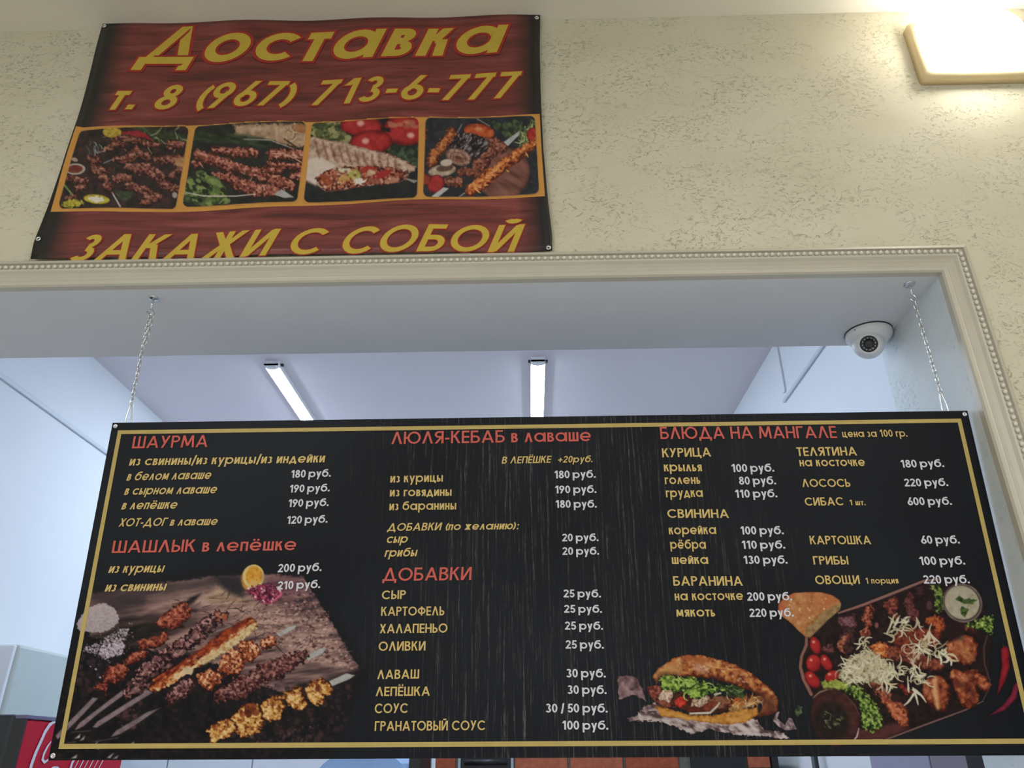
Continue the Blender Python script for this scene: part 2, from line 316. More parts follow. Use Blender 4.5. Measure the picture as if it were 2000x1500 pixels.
# ---------------------------------------------------------------- painter for the printed food pictures
def hexc(h):
    return np.array([int(h[i:i+2],16)/255. for i in (0,2,4)])
class Canvas:
    """numpy painter for the flat prints; works in print coordinates, colours are display sRGB, 4th channel is ink cover"""
    def __init__(s,x0,y0,x1,y1,step,seed=1):
        s.nx=int((x1-x0)/step)+1; s.ny=int((y1-y0)/step)+1; s.step=step; s.x0=x0; s.y0=y0
        s.X,s.Y=np.meshgrid(x0+np.arange(s.nx)*step,y0+np.arange(s.ny)*step)
        s.A=np.zeros((s.ny,s.nx,4)); s.rng=np.random.RandomState(seed); s.F=(0,0,1.); s.cache={}
    def frame(s,ox,oy,k): s.F=(ox,oy,k)
    def noise(s,sc,ax=1.,ang=0.,oct=3):
        key=(sc,ax,ang,oct)
        if key not in s.cache:
            c,sn=math.cos(math.radians(ang)),math.sin(math.radians(ang)); out=0; amp=1; tot=0
            for o in range(oct):
                g=sc/2**o
                u=((s.X-s.x0)*c+(s.Y-s.y0)*sn)/(g*ax)+500; v=(-(s.X-s.x0)*sn+(s.Y-s.y0)*c)/g+500
                u0=np.floor(u).astype(int); v0=np.floor(v).astype(int); fu=u-u0; fv=v-v0
                fu=fu*fu*(3-2*fu); fv=fv*fv*(3-2*fv); G=s.rng.rand(1024,1024)
                w=lambda a,b:G[(v0+b)%1024,(u0+a)%1024]
                out=out+amp*((w(0,0)*(1-fu)+w(1,0)*fu)*(1-fv)+(w(0,1)*(1-fu)+w(1,1)*fu)*fv); tot+=amp; amp*=.55
            out=out/tot; out=(out-out.mean())/(out.std()+1e-9); s.cache[key]=out
        n=s.cache[key]
        return np.roll(n,(s.rng.randint(0,s.ny),s.rng.randint(0,s.nx)),(0,1))
    def _box(s,P,pad):
        a=int(max(0,(P[:,0].min()-pad-s.x0)//s.step)); b=int(min(s.nx,(P[:,0].max()+pad-s.x0)//s.step+2))
        c=int(max(0,(P[:,1].min()-pad-s.y0)//s.step)); d=int(min(s.ny,(P[:,1].max()+pad-s.y0)//s.step+2))
        return (slice(c,max(c,d)),slice(a,max(a,b)))
    def _put(s,b,sdf,ramp,ns,k,edge,soft,lit,ax,ang,op):
        if sdf.size==0: return
        al=np.clip(.5-sdf/soft,0,1)*op
        v=.53+k*.21*s.noise(ns,ax,ang)[b]
        if edge: v=v-.55*np.clip(1+sdf/edge,0,1)**1.3
        if lit:
            gy,gx=np.gradient(sdf); r=max(lit[2],1e-3); m=np.clip(1+sdf/r,0,1); v=v+(gx*lit[0]+gy*lit[1])/s.step*m
        R=np.array([hexc(c) for c in ramp.split()]); n=len(R); t=np.clip(v,0,.9999)*(n-1)
        if n==1: col=np.broadcast_to(R[0],sdf.shape+(3,))
        else: i=np.clip(t.astype(int),0,n-2); f=(t-i)[...,None]; col=R[i]*(1-f)+R[i+1]*f
        A=s.A[b]; a=al[...,None]; A[...,:3]=A[...,:3]*(1-a)+col*a if True else 0
        A[...,3]=1-(1-A[...,3])*(1-al)
    def _pts(s,p):
        P=np.array(p,float).reshape(-1,2); return P*s.F[2]+np.array(s.F[:2])
    def _w(s,b,warp,wn):
        if not warp: return s.X[b],s.Y[b]
        warp*=.7; return s.X[b]+warp*s.noise(wn)[b],s.Y[b]+warp*s.noise(wn)[b]
    def poly(s,p,ramp,ns=5,k=1,edge=0,warp=0,wn=5,soft=1.6,lit=None,ax=1,ang=0,op=1):
        P=s._pts(p); b=s._box(P,warp*3+soft); X,Y=s._w(b,warp,wn)
        ins=np.zeros(X.shape,bool); d=np.full(X.shape,1e9)
        for i in range(len(P)):
            x1,y1=P[i-1]; x2,y2=P[i]
            c=((y1>Y)!=(y2>Y)); 
            if y1!=y2: ins^=c&(X<(x2-x1)*(Y-y1)/(y2-y1)+x1)
            dx,dy=x2-x1,y2-y1; t=np.clip(((X-x1)*dx+(Y-y1)*dy)/(dx*dx+dy*dy+1e-9),0,1)
            d=np.minimum(d,np.hypot(X-x1-t*dx,Y-y1-t*dy))
        s._put(b,np.where(ins,-d,d),ramp,ns,k,edge,soft,lit,ax,ang,op)
    def ell(s,cx,cy,rx,ry,a,ramp,ns=5,k=1,edge=0,warp=0,wn=5,soft=1.6,lit=None,ax=1,ang=0,op=1):
        P=s._pts([cx,cy]); rx*=s.F[2]; ry*=s.F[2]; m=max(rx,ry)
        b=s._box(np.array([P[0]-m,P[0]+m]),warp*3+soft); X,Y=s._w(b,warp,wn)
        c,sn=math.cos(math.radians(a)),math.sin(math.radians(a)); u=(X-P[0,0])*c+(Y-P[0,1])*sn; v=-(X-P[0,0])*sn+(Y-P[0,1])*c
        q=np.hypot(u/rx,v/ry); g=np.hypot(u/rx**2,v/ry**2)/np.maximum(q,1e-6)
        s._put(b,(q-1)/np.maximum(g,1e-3)if min(rx,ry)>0 else q,ramp,ns,k,edge,soft,lit,ax,ang,op)
    def cap(s,p,r,ramp,ns=5,k=1,edge=0,warp=0,wn=5,soft=1.6,lit=None,ax=1,ang=0,op=1):
        P=s._pts(p); r=np.atleast_1d(np.array(r,float))*s.F[2]
        if len(r)<len(P): r=np.interp(np.linspace(0,1,len(P)),np.linspace(0,1,len(r)),r)
        b=s._box(P,r.max()+warp*3+soft); X,Y=s._w(b,warp,wn); d=np.full(X.shape,1e9)
        for i in range(len(P)-1):
            x1,y1=P[i]; dx,dy=P[i+1]-P[i]; t=np.clip(((X-x1)*dx+(Y-y1)*dy)/(dx*dx+dy*dy+1e-9),0,1)
            d=np.minimum(d,np.hypot(X-x1-t*dx,Y-y1-t*dy)-(r[i]+t*(r[i+1]-r[i])))
        s._put(b,d,ramp,ns,k,edge,soft,lit,ax,ang,op)
    def dots(s,n,p,ramps,r0,r1,op=1,soft=1.4,st=1.,a=0):
        """n random specks inside polygon p"""
        P=np.array(p,float).reshape(-1,2); lo,hi=P.min(0),P.max(0); rs=ramps.split(',')
        while n>0:
            x,y=lo+(hi-lo)*s.rng.rand(2); c=False
            for i in range(len(P)):
                x1,y1=P[i-1]; x2,y2=P[i]
                if (y1>y)!=(y2>y) and x<(x2-x1)*(y-y1)/(y2-y1)+x1: c=not c
            if c:
                n-=1; r=r0+(r1-r0)*s.rng.rand()**2
                s.ell(x,y,r*st,r,a+s.rng.randn()*15,rs[s.rng.randint(len(rs))],k=0,soft=soft,op=op)
    def strands(s,n,p,ramps,L,w,ang=None,curl=1.):
        P=np.array(p,float).reshape(-1,2); lo,hi=P.min(0),P.max(0); rs=ramps.split(',')
        while n>0:
            x,y=lo+(hi-lo)*s.rng.rand(2); c=False
            for i in range(len(P)):
                x1,y1=P[i-1]; x2,y2=P[i]
                if (y1>y)!=(y2>y) and x<(x2-x1)*(y-y1)/(y2-y1)+x1: c=not c
            if c:
                n-=1; t=(s.rng.rand()*6.28 if ang is None else math.radians(ang)+s.rng.randn()*.5); q=[x,y]; dt=s.rng.randn()*curl*.4; l=L*(.5+s.rng.rand())/4
                for j in range(4): x+=l*math.cos(t); y+=l*math.sin(t); t+=dt; q+=[x,y]
                s.cap(q,[w*.6,w,w*.5],rs[s.rng.randint(len(rs))],ns=4,k=.6,soft=1.3)
def paint_skewers():
    c=Canvas(90,1085,725,1486,1.55,3)
    c.frame(100,1080,.31)
    # wooden cutting board and dark table
    T='0a0a0c 17130f 1d1716 3a2a2a'
    c.poly([190,330,250,250,520,215,900,165,1560,140,1620,190,1950,740,1975,760,1700,1330,-60,1330,60,800],'08080a 0e0c0e 1a1415 2a1f20',8,1,soft=30,op=.9)
    c.poly([240,265,560,205,1000,150,1300,130,1590,150,1700,330,1945,735,1900,770,1500,900,900,640,560,600,240,520],'2a2021 4a3838 644c4b 886863 9e7c72',9,1.1,soft=4,warp=2,ax=6,ang=-8)
    c.poly([250,240,600,190,1000,140,1180,130,1210,300,900,250,600,300,460,420,250,340],'2c2628 3a3033 4c3c3e',9,.8,soft=30,ax=6,ang=-8,op=.75)
    c.poly([620,300,900,250,1080,200,1200,300,1300,330,1700,420,1860,720,1500,640,1100,420,900,330],'5a4242 8c6c66 a88679 bd9d92',7,1.2,soft=24,ax=7,ang=-6,op=.85,warp=2)
    c.poly([1050,215,1180,245,1220,290,1330,330,1150,330,960,300],'6f5547 a88a72 b89a80',6,1,soft=12,ax=5,ang=-5,warp=2)
    c.poly([430,430,700,400,900,420,640,560,400,640,250,560],'0c0c0e 15120f 2b2222',8,.8,soft=30,op=.9,ax=3,ang=-20)
    c.poly([1040,150,1200,150,1210,280,1130,260,1060,200],'1d1a1d 29242a',8,.5,soft=12,op=.9)
    c.poly([740,400,880,280,945,255,900,310,830,350],'100e10 1c1718',6,.5,soft=6)
    c.strands(90,[640,300,1200,250,1700,430,1880,730,1500,640,1000,420],'2e2222,3c2b2b,5a4340',70,3,ang=-12,curl=.3)
    c.strands(70,[1000,300,1400,330,1750,450,1880,730,1500,640,1000,420],'a5857a,8d6c66,7c5c56',60,2.5,ang=-12,curl=.3)
    c.dots(420,[1250,330,1650,300,1930,740,1600,680,1300,420],'b5908a,8a6058,3a2426,c7a79d',3,8,.7,st=1.7,a=-15)
    c.dots(160,[1200,250,1600,170,1700,330,1500,360],'5e3c44,3a2830,7b545a',3,9,.8,st=1.6)
    c.poly([1940,735,1975,760,1900,800,1500,900,1560,820,1750,800],'100e10 241c1e',6,.7,soft=9)
    c.dots(260,[1250,800,1900,820,1850,1200,1100,1210,1250,1000],'1d1516,2c2022,3a2729,4a3236',5,24,.55)
    c.dots(60,[1250,1150,1700,1060,1600,1215,1280,1215],'5c3d40,70504f',4,12,.5)
    c.dots(50,[200,640,420,720,330,900,130,860],'2f1f24,402a30',6,22,.6)
    c.dots(40,[400,960,600,940,560,1120,420,1080],'4a3032,6a4644,302022',6,20,.7)
    # lemon and pomegranate
    c.ell(1255,160,58,82,8,'8a5f28 b98540 c48f45',6,.5,edge=4)
    c.ell(1275,148,68,76,8,'c9b06a d8c387',5,.4,edge=2)
    c.ell(1278,145,52,62,8,'b1701e cf922f d8a54a',4,1)
    c.ell(1275,190,30,26,8,'c9a866',4,.6,op=.7,soft=6)
    c.poly([1230,235,1290,205,1360,190,1440,215,1450,265,1400,315,1350,325,1280,290],'2a0d1c 5a1733 8f2b4c b25468',3.2,1.5,warp=2.5,wn=3,soft=2)
    c.poly([1340,140,1480,150,1570,160,1600,230,1440,280,1360,220],'3a2430 532c3d 6a3a49',6,1,soft=22,op=.6)
    c.dots(45,[1235,225,1330,205,1445,225,1430,290,1360,320,1290,290],'b85a72,8b2346,d9a0a8,e8c8c8,5b1230',3,9,.9)
    c.cap([1435,215,1450,260,1400,305],[6,8,5],'b34a68 c76a80',4,.6)
    c.poly([1418,215,1452,205,1444,250],'d2c3c6')
    c.dots(8,[1700,380,1750,370,1760,430,1700,430],'a8455c,d9b0b0',3,7)
    # salt spoon and spilt salt
    c.poly([163,440,200,380,235,345,300,318,345,318,395,340,425,390,425,440,395,470,330,498,260,503,200,495,160,480],'8e8084 a09295 b0a2a4 bcaeb0',3,.7,warp=1.2,wn=3,edge=2,lit=(0,-.1,30))
    c.dots(420,[190,600,260,580,330,540,430,480,490,480,470,560,460,610,350,670,300,660],'9a8c94,b3a4ad,7c6e78,c7b8c0',2.5,6.5,.9)
    c.dots(230,[300,590,430,540,470,590,440,640,350,660,300,630],'b7a9b3,cdbfc8,a292a0',3,7,.95)
    c.dots(60,[190,600,300,520,500,440,560,430,480,640,330,720,230,700],'8f828a,b3a4ad',2,5,.8)
    c.dots(6,[190,640,220,700,440,780,300,790],'a89aa2',4,7)
    # steel skewer handles
    S='5c4c52 7e6c72 98868c'
    c.poly([28,1150,262,910,298,915,170,1050,100,1120,40,1175],S,9,.5,edge=1.5)
    c.poly([145,1120,180,1070,330,955,455,860,465,890,300,1010,200,1095],S,9,.5,edge=1.5)
    c.poly([260,1100,290,1062,610,862,640,880,400,1030,290,1100],S,9,.5,edge=1.5)
    c.poly([372,1162,410,1118,610,1000,690,975,560,1065,440,1140],'4c4044 75666b 97888c',9,.5,edge=1.5)
    for q in ([150,1170,185,1140,180,1165],[180,1185,215,1150,205,1175],[250,1225,295,1188,275,1228],[290,1235,330,1208,300,1236],[478,1222,525,1188,512,1215],[125,1295,165,1270,158,1292],[352,1290,395,1260,372,1292],[390,1296,425,1275,412,1294]):
        c.poly(q,'b5abac',soft=2.5)
    for q in ([130,1130,250,1120],[260,1190,420,1165],[90,1200,150,1190]): c.cap(q,3,'6a5f60',op=.6)
    # meat on the skewers
    M='2a0f0c 5a2218 84392a a35540 c07a60'
    kw=dict(ns=4,k=1.1,edge=6,warp=2,wn=6,lit=(-.1,-.22,14))
    c.poly([690,400,760,350,800,315,850,310,890,345,880,400,830,440,850,470,760,480,680,470,650,450],M,**kw)
    c.poly([540,560,600,540,680,520,700,490,740,500,735,550,690,590,600,610,560,620],M,**kw)
    c.poly([450,680,500,640,560,600,610,620,600,660,540,700,470,715],M,**kw)
    c.poly([270,855,325,800,330,740,400,700,470,705,495,740,470,790,400,830,360,825,360,880,345,905,330,860,290,870],M,**kw)
    K='0c0808 241214 3f2224 653a3c 8c5f5e b08882'
    c.cap([500,880,620,720,780,620,900,540,1010,430,1090,390],[42,52,52,48,52,32],K,4,1.6,edge=9,warp=4,wn=7,lit=(-.1,-.2,14))
    c.dots(120,[480,840,600,700,900,480,1100,380,1120,430,900,580,560,900],'8c6260,a87f7a,150c0e,2a1416,6d4242',5,16,.6,st=1.6,a=-40)
    c.dots(16,[1040,380,1110,390,1090,440,1030,430],'c07a50,9a5034',7,14,.7)
    c.cap([1030,500,1130,460],[3,5],'8c7a7c',op=.8)
    G='35100a 6e2412 98401c b76a3a c99c6c d6bf96'
    c.poly([620,840,640,790,760,720,900,640,1050,520,1200,430,1260,402,1300,430,1296,470,1200,560,1100,620,960,700,860,760,760,830,680,872,635,872],G,5,1,edge=4,warp=1.6,wn=5,lit=(.05,.36,22),ax=2.4,ang=-35)
    c.poly([900,700,1000,640,1110,570,1200,500,1280,430,1300,450,1290,480,1200,560,1100,620,960,705],'a07848 c9ae80 d8c59c',4,.9,warp=2,wn=5,soft=4)
    c.ell(862,740,38,24,30,'b79f7a cfc0a0',4,.5,warp=1.5)
    c.poly([640,800,780,715,900,630,1080,500,1230,410,1250,430,1100,560,900,680,700,800],'5a180a 8a2c14 a94a22',4,1.2,warp=2.5,wn=5,soft=5,op=.75,ax=2,ang=-35)
    c.dots(30,[640,830,900,650,1250,420,1220,470,900,720,700,860],'d9a070,c98a50,4a1208',4,10,.6,st=2,a=-35)
    # skewer tips
    for q in ([1420,508,1500,462,1552,455,1530,480,1440,530],[1600,650,1690,600,1735,597,1715,630,1620,680],[1750,808,1860,758,1915,770,1880,795,1770,840]):
        c.poly(q,'7c7876 a8a5a2 b8b5b2',6,.4,edge=1.2)
    H='301008 6b2a16 9a4c2c bf7a50 d6a380 e0bc9a'
    c.poly([1310,560,1380,520,1420,535,1425,575,1370,610,1320,600],H,**kw)
    c.poly([1190,560,1260,545,1310,580,1320,640,1260,690,1200,670,1180,620],H,**kw)
    c.poly([1050,720,1080,640,1150,600,1210,620,1220,700,1190,770,1120,770,1060,750],H,**kw)
    c.poly([915,770,990,730,1060,750,1090,790,1060,840,990,870,940,840],H,**kw)
    c.poly([715,910,760,850,830,790,900,790,915,840,870,900,790,950,740,970],K.replace('0c0808','2a1210'),**kw)
    Q='1c0c0c 3c1c1c 5c302e 7c4a46 9c6e66'
    c.cap([1080,900,1200,850,1340,760,1450,720,1580,650],[52,66,62,56,38],Q,4,1.4,edge=8,warp=3.5,wn=6,lit=(-.1,-.25,18))
    c.dots(150,[1040,880,1200,780,1400,660,1600,620,1610,680,1400,800,1200,920,1080,940],'a06a60,7a403a,4a201e,b58a80,2a1012',4,13,.55)
    Y='3a1a0a 7c4018 ae7436 cc9a54 dbb478 e2c796'
    kw=dict(ns=4.5,k=1,edge=6,warp=1.6,wn=6,lit=(-.12,.2,16))
    c.poly([1600,860,1640,800,1710,785,1760,820,1785,860,1760,890,1725,900,1715,950,1680,965,1640,940,1610,910],Y,**kw)
    c.poly([1470,880,1530,845,1580,840,1590,900,1615,960,1590,985,1530,985,1490,960],Y,**kw)
    c.poly([1310,960,1380,900,1440,890,1475,890,1470,980,1440,1050,1380,1065,1330,1040],Y,**kw)
    c.poly([1130,1040,1200,970,1270,935,1320,950,1335,1020,1345,1080,1320,1130,1200,1170,1150,1110],Y,**kw)
    c.poly([975,1120,1010,1080,1110,1040,1160,1060,1180,1100,1130,1160,1060,1170,1010,1225,1000,1215,1000,1160],Y,**kw)
    c.dots(18,[1180,970,1280,940,1300,1010,1200,1040],'6a2814,8a3a1c,4a180c',7,22,.75)
    c.dots(14,[1620,815,1700,800,1700,880,1640,880],'7a3818,5a2410',6,18,.7)
    c.dots(26,[1340,940,1560,860,1560,900,1350,980],'8c4a20,6a3414,a85c28',5,14,.6)
    c.dots(18,[1020,1090,1120,1050,1110,1120,1020,1130],'7c3818,9a5024',5,15,.6)
    c.dots(26,[1000,760,1300,560,1290,640,1020,840],'6a2412,8c3a1c,4a160c',6,16,.6)
    return c
def paint_sandwich():
    c=Canvas(1195,1270,1570,1452,1.4,5); c.frame(1180,1120,.24)
    c.poly([100,835,230,825,280,860,330,980,350,1050,300,1020,230,990,120,1030],'3a2a2e 6a5054 866a6e 9a8084',9,1,edge=2,warp=1,soft=2.5)
    c.poly([185,1165,250,1160,330,1080,420,1040,520,1160,1000,1200,1240,1180,1300,1270,1460,1290,1510,1345,1440,1350,1250,1320,1100,1320,950,1290,850,1270,700,1310,600,1260,470,1210,360,1200,200,1205],'4c3838 7c686a a3908f b8aaa8 c4b8b5',8,1.5,edge=2,warp=1.5,soft=2,ax=2,ang=25)
    c.poly([1370,1200,1400,1130,1430,1120,1410,1180,1470,1230,1500,1170,1530,1180,1570,1270,1480,1280,1420,1250],'4a383c 7d696e b5a4a8',6,1.2,edge=1,soft=2)
    c.poly([1540,1130,1580,1070,1615,1080,1610,1150,1560,1160],'1c241a 4a5c3a 8b9a70',4,1.3,warp=1.5,soft=2.5,op=.8)
    c.cap([160,1180,180,1290,270,1330],[3,4,3],'4a4a4c',op=.6)
    # bun
    c.poly([410,1070,520,1100,700,1150,900,1150,1100,1100,1250,1090,1260,1150,1150,1210,1000,1230,800,1210,600,1180,460,1160],'7a481c a8702c c08a40 cfa060',6,.7,edge=4,lit=(0,.1,15),warp=1)
    c.poly([350,920,420,905,470,920,480,1000,420,1050,360,990],'4a1e18 7c3a2c 9a6050',4,1.2,edge=3,warp=1.5)
    c.poly([410,1030,470,960,520,940,900,1000,1250,980,1300,1010,1250,1070,1100,1110,850,1150,700,1130,540,1090],'1c0d0a 3a1a12 5c2c20',5,1.2,soft=3,warp=1)
    for x,y,rx,ry,a,r in ((500,1000,75,50,-50,'8a6a58 c4a894 d8c8b8'),(620,1050,48,36,-20,'8a1a14 b83024 cc4a3a'),(780,1040,80,48,-25,'7c5c4a baa28c d4c6b4'),(730,1110,60,28,0,'4a1a10 6a2818'),(930,1050,90,50,-10,'5a3020 8a5a40 6a4a34'),(920,985,34,16,-15,'a59a80 c4baa0'),(1090,1080,90,38,-20,'5a3a20 8c6a40 a88850'),(1200,1060,70,30,-20,'6a4a30 a89070'),(860,1080,60,30,-30,'5a2416 8a4030'),(490,1060,60,24,20,'6a3020 8a5040')):
        c.ell(x,y,rx,ry,a,r,4,1.2,edge=3,warp=1.8)
    c.strands(46,[1000,1060,1280,1000,1290,1060,1050,1120],'c9a070,b58040,d8bc90,8a5a30,a06030',70,5,ang=-40)
    c.strands(8,[1030,1000,1120,1000,1110,1080,1030,1080],'c06a30,a85420',60,6,ang=-50)
    c.cap([700,1140,860,1135,920,1080,940,1050],[8,9,7,4],'b9ada4 cfc4ba')
    c.poly([450,930,470,830,520,800,580,850,650,850,690,800,740,810,760,880,830,870,880,930,930,900,1010,930,1030,990,940,960,850,970,800,1010,740,1030,690,1000,640,960,560,960,500,950],'1c2e10 39551c 5c7c2c 86a040 a5b85c',5,1.5,edge=3,warp=2.6,wn=4)
    c.strands(26,[470,840,740,820,820,900,720,980,560,950,480,930],'a9bb62,8ba548,5c7c2c,24380f',70,6)
    c.poly([1030,900,1140,940,1150,1010,1060,1010,980,960],'141c0e 2a3a1c 4c6030',4,1.3,warp=1.6,soft=3)
    c.strands(14,[960,900,1130,950,1150,1000,990,970],'7c8c58,a5ad88,44562c',60,4)
    c.poly([395,840,430,780,500,730,570,680,680,662,800,668,950,700,1080,745,1200,810,1300,890,1380,960,1420,1040,1415,1110,1370,1150,1290,1160,1240,1180,1280,1100,1300,1040,1290,1000,1200,960,1060,910,900,860,740,845,600,830,520,815,460,830,430,900],'4a1c0e 7a3c20 a05c32 b87a48 c8965c',8,.9,edge=7,lit=(-.1,-.2,22),warp=1)
    c.poly([1240,960,1320,1000,1400,1020,1415,1100,1370,1150,1260,1170,1290,1080],'3a1a12 50281c 6a3826',6,.8,soft=16,op=.8)
    c.poly([400,850,440,780,560,720,640,760,620,830,480,820,420,860],'b08048 c99c60 d0a870',8,.6,soft=16,op=.7)
    c.ell(790,770,60,38,20,'c08a70 c9a08a',6,.7,soft=9,op=.7,warp=2); c.ell(740,700,110,24,5,'8c4420 a05a30',6,.8,soft=9,op=.7,warp=2)
    c.dots(60,[600,700,900,700,1200,830,1200,900,900,840,650,800],'c99a68,d8b890,8a4420,e0c8a8',3,9,.5,st=1.7,a=20)
    return c
def paint_platter():
    c=Canvas(1518,1118,1996,1462,1.5,7); c.frame(1520,1100,.26667)
    # tray and its rim
    c.poly([200,540,440,360,1060,130,1240,110,1480,180,1560,540,1545,900,1520,960,1360,1070,700,1330,560,1330,230,960,170,830,160,700],'120c0c 1c1212 2a1a18',8,1,soft=5)
    c.poly([560,1230,860,1170,960,1210,700,1320,600,1320],'3c1e1c 5a302e',8,.6,soft=8)
    c.cap([440,365,620,305,800,235,1065,130,1170,118],[7,11,11,10,8],'6a4640 8a645c 7c5650',9,.4,edge=1)
    c.cap([205,545,205,600,170,680,160,760,185,850,240,960],[10,12,11,12,14,14],'6b463e 8a6054 6c4540',9,.4,edge=2)
    c.cap([1530,530,1505,620,1510,740,1550,860,1540,930,1500,1000],[5,6,5,5,6,6],'3a302e 4e4240',9,.4)
    c.cap([1500,1010,1370,1075,1100,1175,700,1325],[5,6,7,5],'5a423e 7c5c58 6a4a46',9,.5)
    # bread
    c.poly([0,300,40,255,110,218,200,210,320,212,400,235,450,270,462,300,440,350,360,410,290,480,235,545,200,545,150,500,80,430,40,400,0,370],'82492a a86a40 b57c4c c09468',9,.8,edge=4,lit=(-.1,-.1,14))
    c.poly([462,290,455,340,360,420,280,500,230,545,195,530,200,480,240,420,300,380,380,320],'6c5034 93754e a58862',7,.8,soft=3)
    c.poly([0,290,60,240,140,215,60,290,40,400,0,370],'a04830 bd6040',7,.6,soft=9,op=.7); c.poly([240,215,380,230,430,270,380,330,330,310],'a85c34 b96c40',7,.6,soft=12,op=.6)
    c.dots(22,[40,260,380,240,360,330,240,420,90,400],'e0bc90,d6aa78,cf9a68',4,9,.8); c.dots(12,[180,400,300,390,240,480],'8a5426,a06a38',8,18,.6)
    # skewered beef rows
    M='1c0a0a 40201e 64342e 82483c 9c6252'
    kw=dict(ns=4,k=1.1,edge=6,warp=2,wn=5,lit=(-.15,-.2,14))
    c.poly([430,400,560,370,575,440,560,480,460,470,440,440],'2c1618 54303a 70484e 80585c',**kw)
    c.poly([470,480,570,470,580,560,560,640,500,690,460,640,430,590],'1a0e10 3a2222 50302e',**kw)
    c.poly([480,520,520,510,515,560,470,600,490,660,520,700,450,650,425,580],'5a2a20 9a5a44 b07a60',**kw)
    c.poly([630,310,690,305,700,370,680,410,700,440,670,480,680,540,620,550,595,510,640,470,610,410,625,360],'3a1410 7c3a2c a25a44 b5705a',**kw)
    c.poly([770,290,820,255,860,240,890,310,870,350,885,410,840,410,790,350,765,310],'3a1814 74382e 96523e',**kw)
    c.poly([740,370,790,350,830,420,770,470,720,470],'150c0c 2c1c1c',**kw)
    c.poly([930,240,960,210,1000,230,990,290,1040,360,1030,430,960,420,940,360,915,300],'2c1214 5a2e30 6c3c3c',**kw)
    c.poly([990,180,1060,160,1075,240,1030,260],'26161a 4a2c2e',**kw)
    c.ell(1105,310,22,36,0,'3a2224 5e4040',4,.6,edge=3); c.ell(720,455,14,20,0,'7a4c4c',4,.5)
    c.poly([1075,390,1160,380,1215,420,1230,480,1180,520,1110,520,1150,470,1080,440],'4a1a10 8c3c24 a8542c b0663c',**kw)
    c.poly([320,610,390,590,410,640,380,680,330,660],'2c1416 5a2e30 7a4a48',**kw); c.poly([400,700,460,700,450,780,400,760],'1c1214 3a2628',**kw)
    c.poly([880,480,1000,470,1130,480,1200,520,1180,600,1040,640,900,620,840,580],'3a120c 6c2a1c 8a3e28',**kw)
    c.poly([660,610,740,570,830,600,950,610,1080,680,1180,700,1220,760,1180,800,1080,780,940,730,760,700,700,670],'38140e 5e2a20 80402e 8f523c',**kw)
    c.poly([665,610,740,570,800,610,790,690,720,680],'7a3416 b8622c cc8048 d69a68',**kw)
    c.poly([650,870,760,850,800,930,880,990,960,1080,950,1200,900,1205,840,1130,780,1040,720,960],'2c1210 5a2c24 8a4a34 a86048',**kw)
    c.poly([740,980,850,1010,940,1090,960,1190,900,1200,830,1110],'5a2416 9a4c30 b86a48 c08060',**kw)
    c.poly([860,880,940,900,1000,960,930,960],'5a1a14 8a3428 9a4032',**kw); c.ell(860,985,40,30,0,'241414 3a2422',4,.6,edge=4)
    # chicken pieces
    O='3c120a 6c2c1a 8a442a a65f3e c08560'
    kw=dict(ns=7,k=.9,edge=7,warp=1.5,wn=7,lit=(-.1,-.22,16))
    c.poly([1220,600,1260,560,1340,520,1420,540,1460,590,1460,650,1440,720,1390,750,1320,740,1240,690],O,**kw)
    c.poly([1300,560,1380,600,1440,680,1400,740,1330,680,1290,620],'84402a aa6a3e c49060',6,1,soft=9,op=.6,warp=2)
    c.poly([1255,800,1290,770,1360,790,1450,785,1520,830,1560,890,1550,940,1500,930,1440,900,1470,980,1460,1040,1390,1070,1320,1020,1290,920,1260,860],O,**kw)
    c.cap([1300,870,1400,920,1440,1000],[14,24,10],'3a140e 50201a',5,.6,soft=9,op=.7); c.cap([1390,800,1430,880],[10,14],'40160e',soft=9,op=.7)
    c.poly([1060,900,1090,850,1150,818,1210,840,1250,890,1265,960,1240,1040,1210,1090,1160,1070,1080,1020,1050,960],O,**kw)
    c.cap([1150,850,1145,950,1170,1060],[12,16,12],'b87c48 d8a878 c9986a',5,.6,soft=7,op=.9)
    c.poly([1350,450,1440,460,1450,510,1370,500],'3a1410 7a3c2c 8f503c',**kw)
    c.poly([1240,430,1360,430,1350,560,1240,560],'1c1010 2c1a18',8,.6,soft=12,op=.9)
    # tomatoes
    for x,y,rx,ry,a in ((272,605,40,70,-18),(260,735,58,66,0),(352,730,38,68,-28),(250,855,46,74,-38),(395,830,60,42,-25)):
        c.ell(x,y,rx,ry,a,'4a0e10 8a1a1c a82a28 b83a34',9,.3,edge=5,lit=(-.12,-.2,12))
        c.ell(x-rx*.35,y-ry*.4,10,9,0,'e0a090',k=0,soft=3,op=.9)
    # lettuce and parsley
    L='101c0c 2a3e18 4a6626 728a3a 98a856'
    c.poly([310,890,360,860,470,870,560,880,620,930,680,1010,740,1060,770,1130,760,1200,690,1240,620,1210,600,1130,600,1050,560,980,470,930,380,930,320,910],L,4,1.8,edge=5,warp=3.5,wn=4)
    c.dots(140,[330,880,600,890,760,1080,740,1180,640,1200,590,980,460,920],'9ab04c,6c8838,b5c070,20300f,3c5420',4,13,.7)
    c.poly([310,870,420,850,520,880,480,925,340,915],'6a7c24 95a040 b0b45c',4,1.3,warp=2,soft=3,op=.8)
    c.poly([1110,160,1190,170,1220,250,1230,330,1170,360,1140,300,1150,240],L,4,1.6,warp=3,wn=4,op=.85)
    c.poly([1340,420,1430,440,1500,390,1560,385,1585,430,1565,480,1580,525,1530,510,1470,480,1400,470],L,4,1.6,warp=3,wn=4,edge=4)
    c.dots(30,[1440,410,1570,400,1570,470,1460,460],'8fa548,b5c070,3c5420',4,12,.7)
